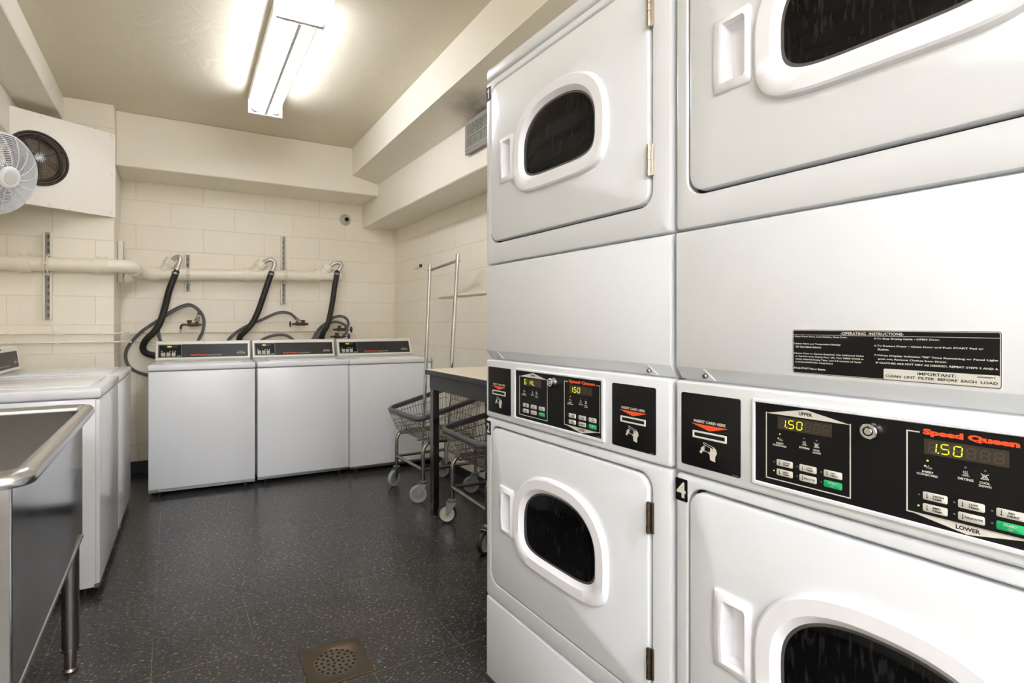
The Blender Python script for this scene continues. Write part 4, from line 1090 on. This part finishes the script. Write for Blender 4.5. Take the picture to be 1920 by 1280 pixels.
# ------------------------------------------------------------------ wire laundry carts
def cart(loc, rz, label, black, poles, ca):
    o = thing('laundry_cart', label, 'cart', loc, rz, 'wire laundry carts')
    hx, hy = .195, .210; ft = M['cart_steel']
    ry = hy + .042; rx0, rx1 = -hx - .050, hx + .022; zb = .388
    zr0, zr1 = .535, (.648 if poles else .625)
    def rim(e, dz, n=5):
        P = []
        for p in rrect(rx0 + e, rx1 - e, -ry + e, ry - e, .045, 0, n):
            z = zr0 + (zr1 - zr0) * (p[0] - rx0) / (rx1 - rx0); P.append((p[0], p[2], z + dz))
        return P
    m = MB(); m.loft([rim(-.008, -.002), rim(-.007, .006), rim(.0, .012), rim(.008, .008), rim(.007, -.016), rim(.0, -.024), rim(-.006, -.018), rim(-.008, -.002)])
    m.build('rim_bumper', M['rimg'], o, 50)
    bx0, bx1, by = rx0 + .055, rx1 - .03, ry - .035
    m = MB(); r = .0018
    def top(x, y): return Vector((x, y, zr0 + (zr1 - zr0) * (x - rx0) / (rx1 - rx0)))
    nx, ny = 20, 22
    for i in range(nx + 1):
        f = i / nx; xt, xb = rx0 + (rx1 - rx0) * f, bx0 + (bx1 - bx0) * f
        for s in (-1, 1): m.cyl(top(xt, s * ry), (xb, s * by, zb), r, 5, cap=False)
        m.cyl((xb, -by, zb), (xb, by, zb), r, 5, cap=False)
    for i in range(ny + 1):
        f = i / ny; yt, yb = -ry + 2 * ry * f, -by + 2 * by * f
        m.cyl(top(rx0, yt), (bx0, yb, zb), r, 5, cap=False); m.cyl(top(rx1, yt), (bx1, yb, zb), r, 5, cap=False)
        if i % 2 == 0: m.cyl((bx0, yb, zb - .003), (bx1, yb, zb - .003), r, 5, cap=False)
    for k in (.12, .28, .44, .75):
        P = []
        for (sx, sy) in ((rx0, -1), (rx1, -1), (rx1, 1), (rx0, 1)):
            T_ = top(sx, sy * ry); B_ = Vector((bx0 if sx == rx0 else bx1, sy * by, zb)); P.append(B_.lerp(T_, k))
        for i in range(4): m.cyl(P[i], P[(i + 1) % 4], .0024, 5)
    m.build('wire_basket', ft, o, 60)
    m = MB(); R = .0125
    for s in (-1, 1):
        m.tube([(-hx, s * hy, .135), (-hx, s * hy, .20), (-hx, s * hy, .30), (-hx + .010, s * hy, .345), (-hx + .040, s * hy, .372), (-hx + .08, s * hy, .376), (hx - .08, s * hy, .376), (hx - .04, s * hy, .372), (hx - .010, s * hy, .345), (hx, s * hy, .30), (hx, s * hy, .20), (hx, s * hy, .135)], R, 12, 5)
        m.cyl((-hx, s * hy, .203), (hx, s * hy, .203), .0105, 12); m.cyl((s * hx, -hy, .203), (s * hx, hy, .203), .0105, 12)
        m.cyl((-hx, s * hy * .6, .376), (hx, s * hy * .6, .376), .006, 8)
    m.build('frame', ft, o, 50)
    for i, (sx, sy) in enumerate(((-1, 1), (-1, -1), (1, 1), (1, -1))):
        a = ca[i]; d = Vector((math.cos(a), math.sin(a), 0)); ax = Vector((-d.y, d.x, 0)); P = Vector((sx * hx, sy * hy, 0)); rw = .0545
        C = P + d * .030 + Vector((0, 0, rw))
        m = MB(); Rt = Matrix.Rotation(a, 4, 'Z')
        m.lathe([(.020, 0), (.026, .004), (.026, .012), (.014, .018)], P + Vector((0, 0, .120)), (0, 0, 1), 20, (True, True))
        m.cyl(P + Vector((0, 0, .13)), P + Vector((0, 0, .165)), .009, 10)
        m.box((-.022, -.0185, .113), (.036, .0185, .119), .002, 1, Matrix.Translation(P) @ Rt)
        for s in (-1, 1):
            q = [(-.022, .117), (.034, .117), (.040, .060), (.034, .046), (.024, .050), (.012, .066)]
            lo = [Matrix.Translation(P) @ Rt @ Vector((x, s * .0170, z)) for x, z in q]; hi = [Matrix.Translation(P) @ Rt @ Vector((x, s * .0200, z)) for x, z in q]
            m.hexa(lo, hi)
        m.cyl(C - ax * .022, C + ax * .022, .005, 8)
        cs = m.build('caster', M['zinc'], o, 35)
        m = MB().use(M['tyre_b'] if black else M['tyre_g'])
        m.lathe([(rw - .012, -.0125), (rw - .003, -.0120), (rw, -.006), (rw, .006), (rw - .003, .0120), (rw - .012, .0125)], C, ax, 32)
        m.use(M['hub_c'] if black else M['hub_g'])
        for s in (-1, 1): m.lathe([(rw - .0115, .0122 * s), (rw - .014, .0135 * s), (rw - .018, .0115 * s), (.022, .0095 * s), (.012, .0130 * s)], C, ax, 32, (False, True))
        m.build('wheel', None, cs, 35)
    if poles:
        tops = []
        for sy, lx, zt in ((1, .060, 1.545), (-1, .090, 1.581)):
            y = sy * (hy - .030) * (1 if sy > 0 else .95); xb = -.010
            B = Vector((xb, y, .190)); Tp = Vector((xb + lx, y, zt)); J = B.lerp(Tp, .42)
            m = MB(); m.cyl(B, J, .0115, 12); m.cyl(J - (Tp - B).normalized() * .03, Tp, .0135, 14); m.cyl(Tp - Vector((0, 0, .006)), Tp + Vector((0, 0, .004)), .015, 14)
            m.cyl(J + Vector((-.016, 0, -.015)), J + Vector((.016, 0, -.015)), .004, 8); m.build('pole', M['chrome'], o); tops.append(Tp - Vector((0, 0, .035)))
        m = MB(); a_, b_ = tops; d = (b_ - a_).normalized(); u = Vector((0, 0, 1))
        m.hexa([a_ - u * .010 + d * .012 + Vector((.002, 0, 0)), a_ + u * .010 + d * .012 + Vector((.002, 0, 0)), a_ + u * .010 + d * .012 - Vector((.002, 0, 0)), a_ - u * .010 + d * .012 - Vector((.002, 0, 0))],
               [b_ - u * .010 - d * .012 + Vector((.002, 0, 0)), b_ + u * .010 - d * .012 + Vector((.002, 0, 0)), b_ + u * .010 - d * .012 - Vector((.002, 0, 0)), b_ - u * .010 - d * .012 - Vector((.002, 0, 0))])
        m.cyl(a_ + d * .004, b_ - d * .004, .0075, 10)
        for p in tops: m.cyl(p - Vector((.024, 0, 0)), p + Vector((.024, 0, 0)), .004, 8)
        m.build('hanger_bar', M['chrome'], o)
    return o
# caster headings are in the cart's own frame
cart((1.585, 3.280, 0), math.radians(1.5), 'wire laundry cart with grey wheels and tall chrome hanging poles, by the back wall', False, True, (math.radians(207), math.radians(155), math.radians(162), math.radians(153)))
cart((1.581, 2.450, 0), math.radians(-3), 'wire laundry cart with black tyres, tucked under the table beside the dryer', True, False, (math.radians(156), math.radians(208), math.radians(200), math.radians(180)))
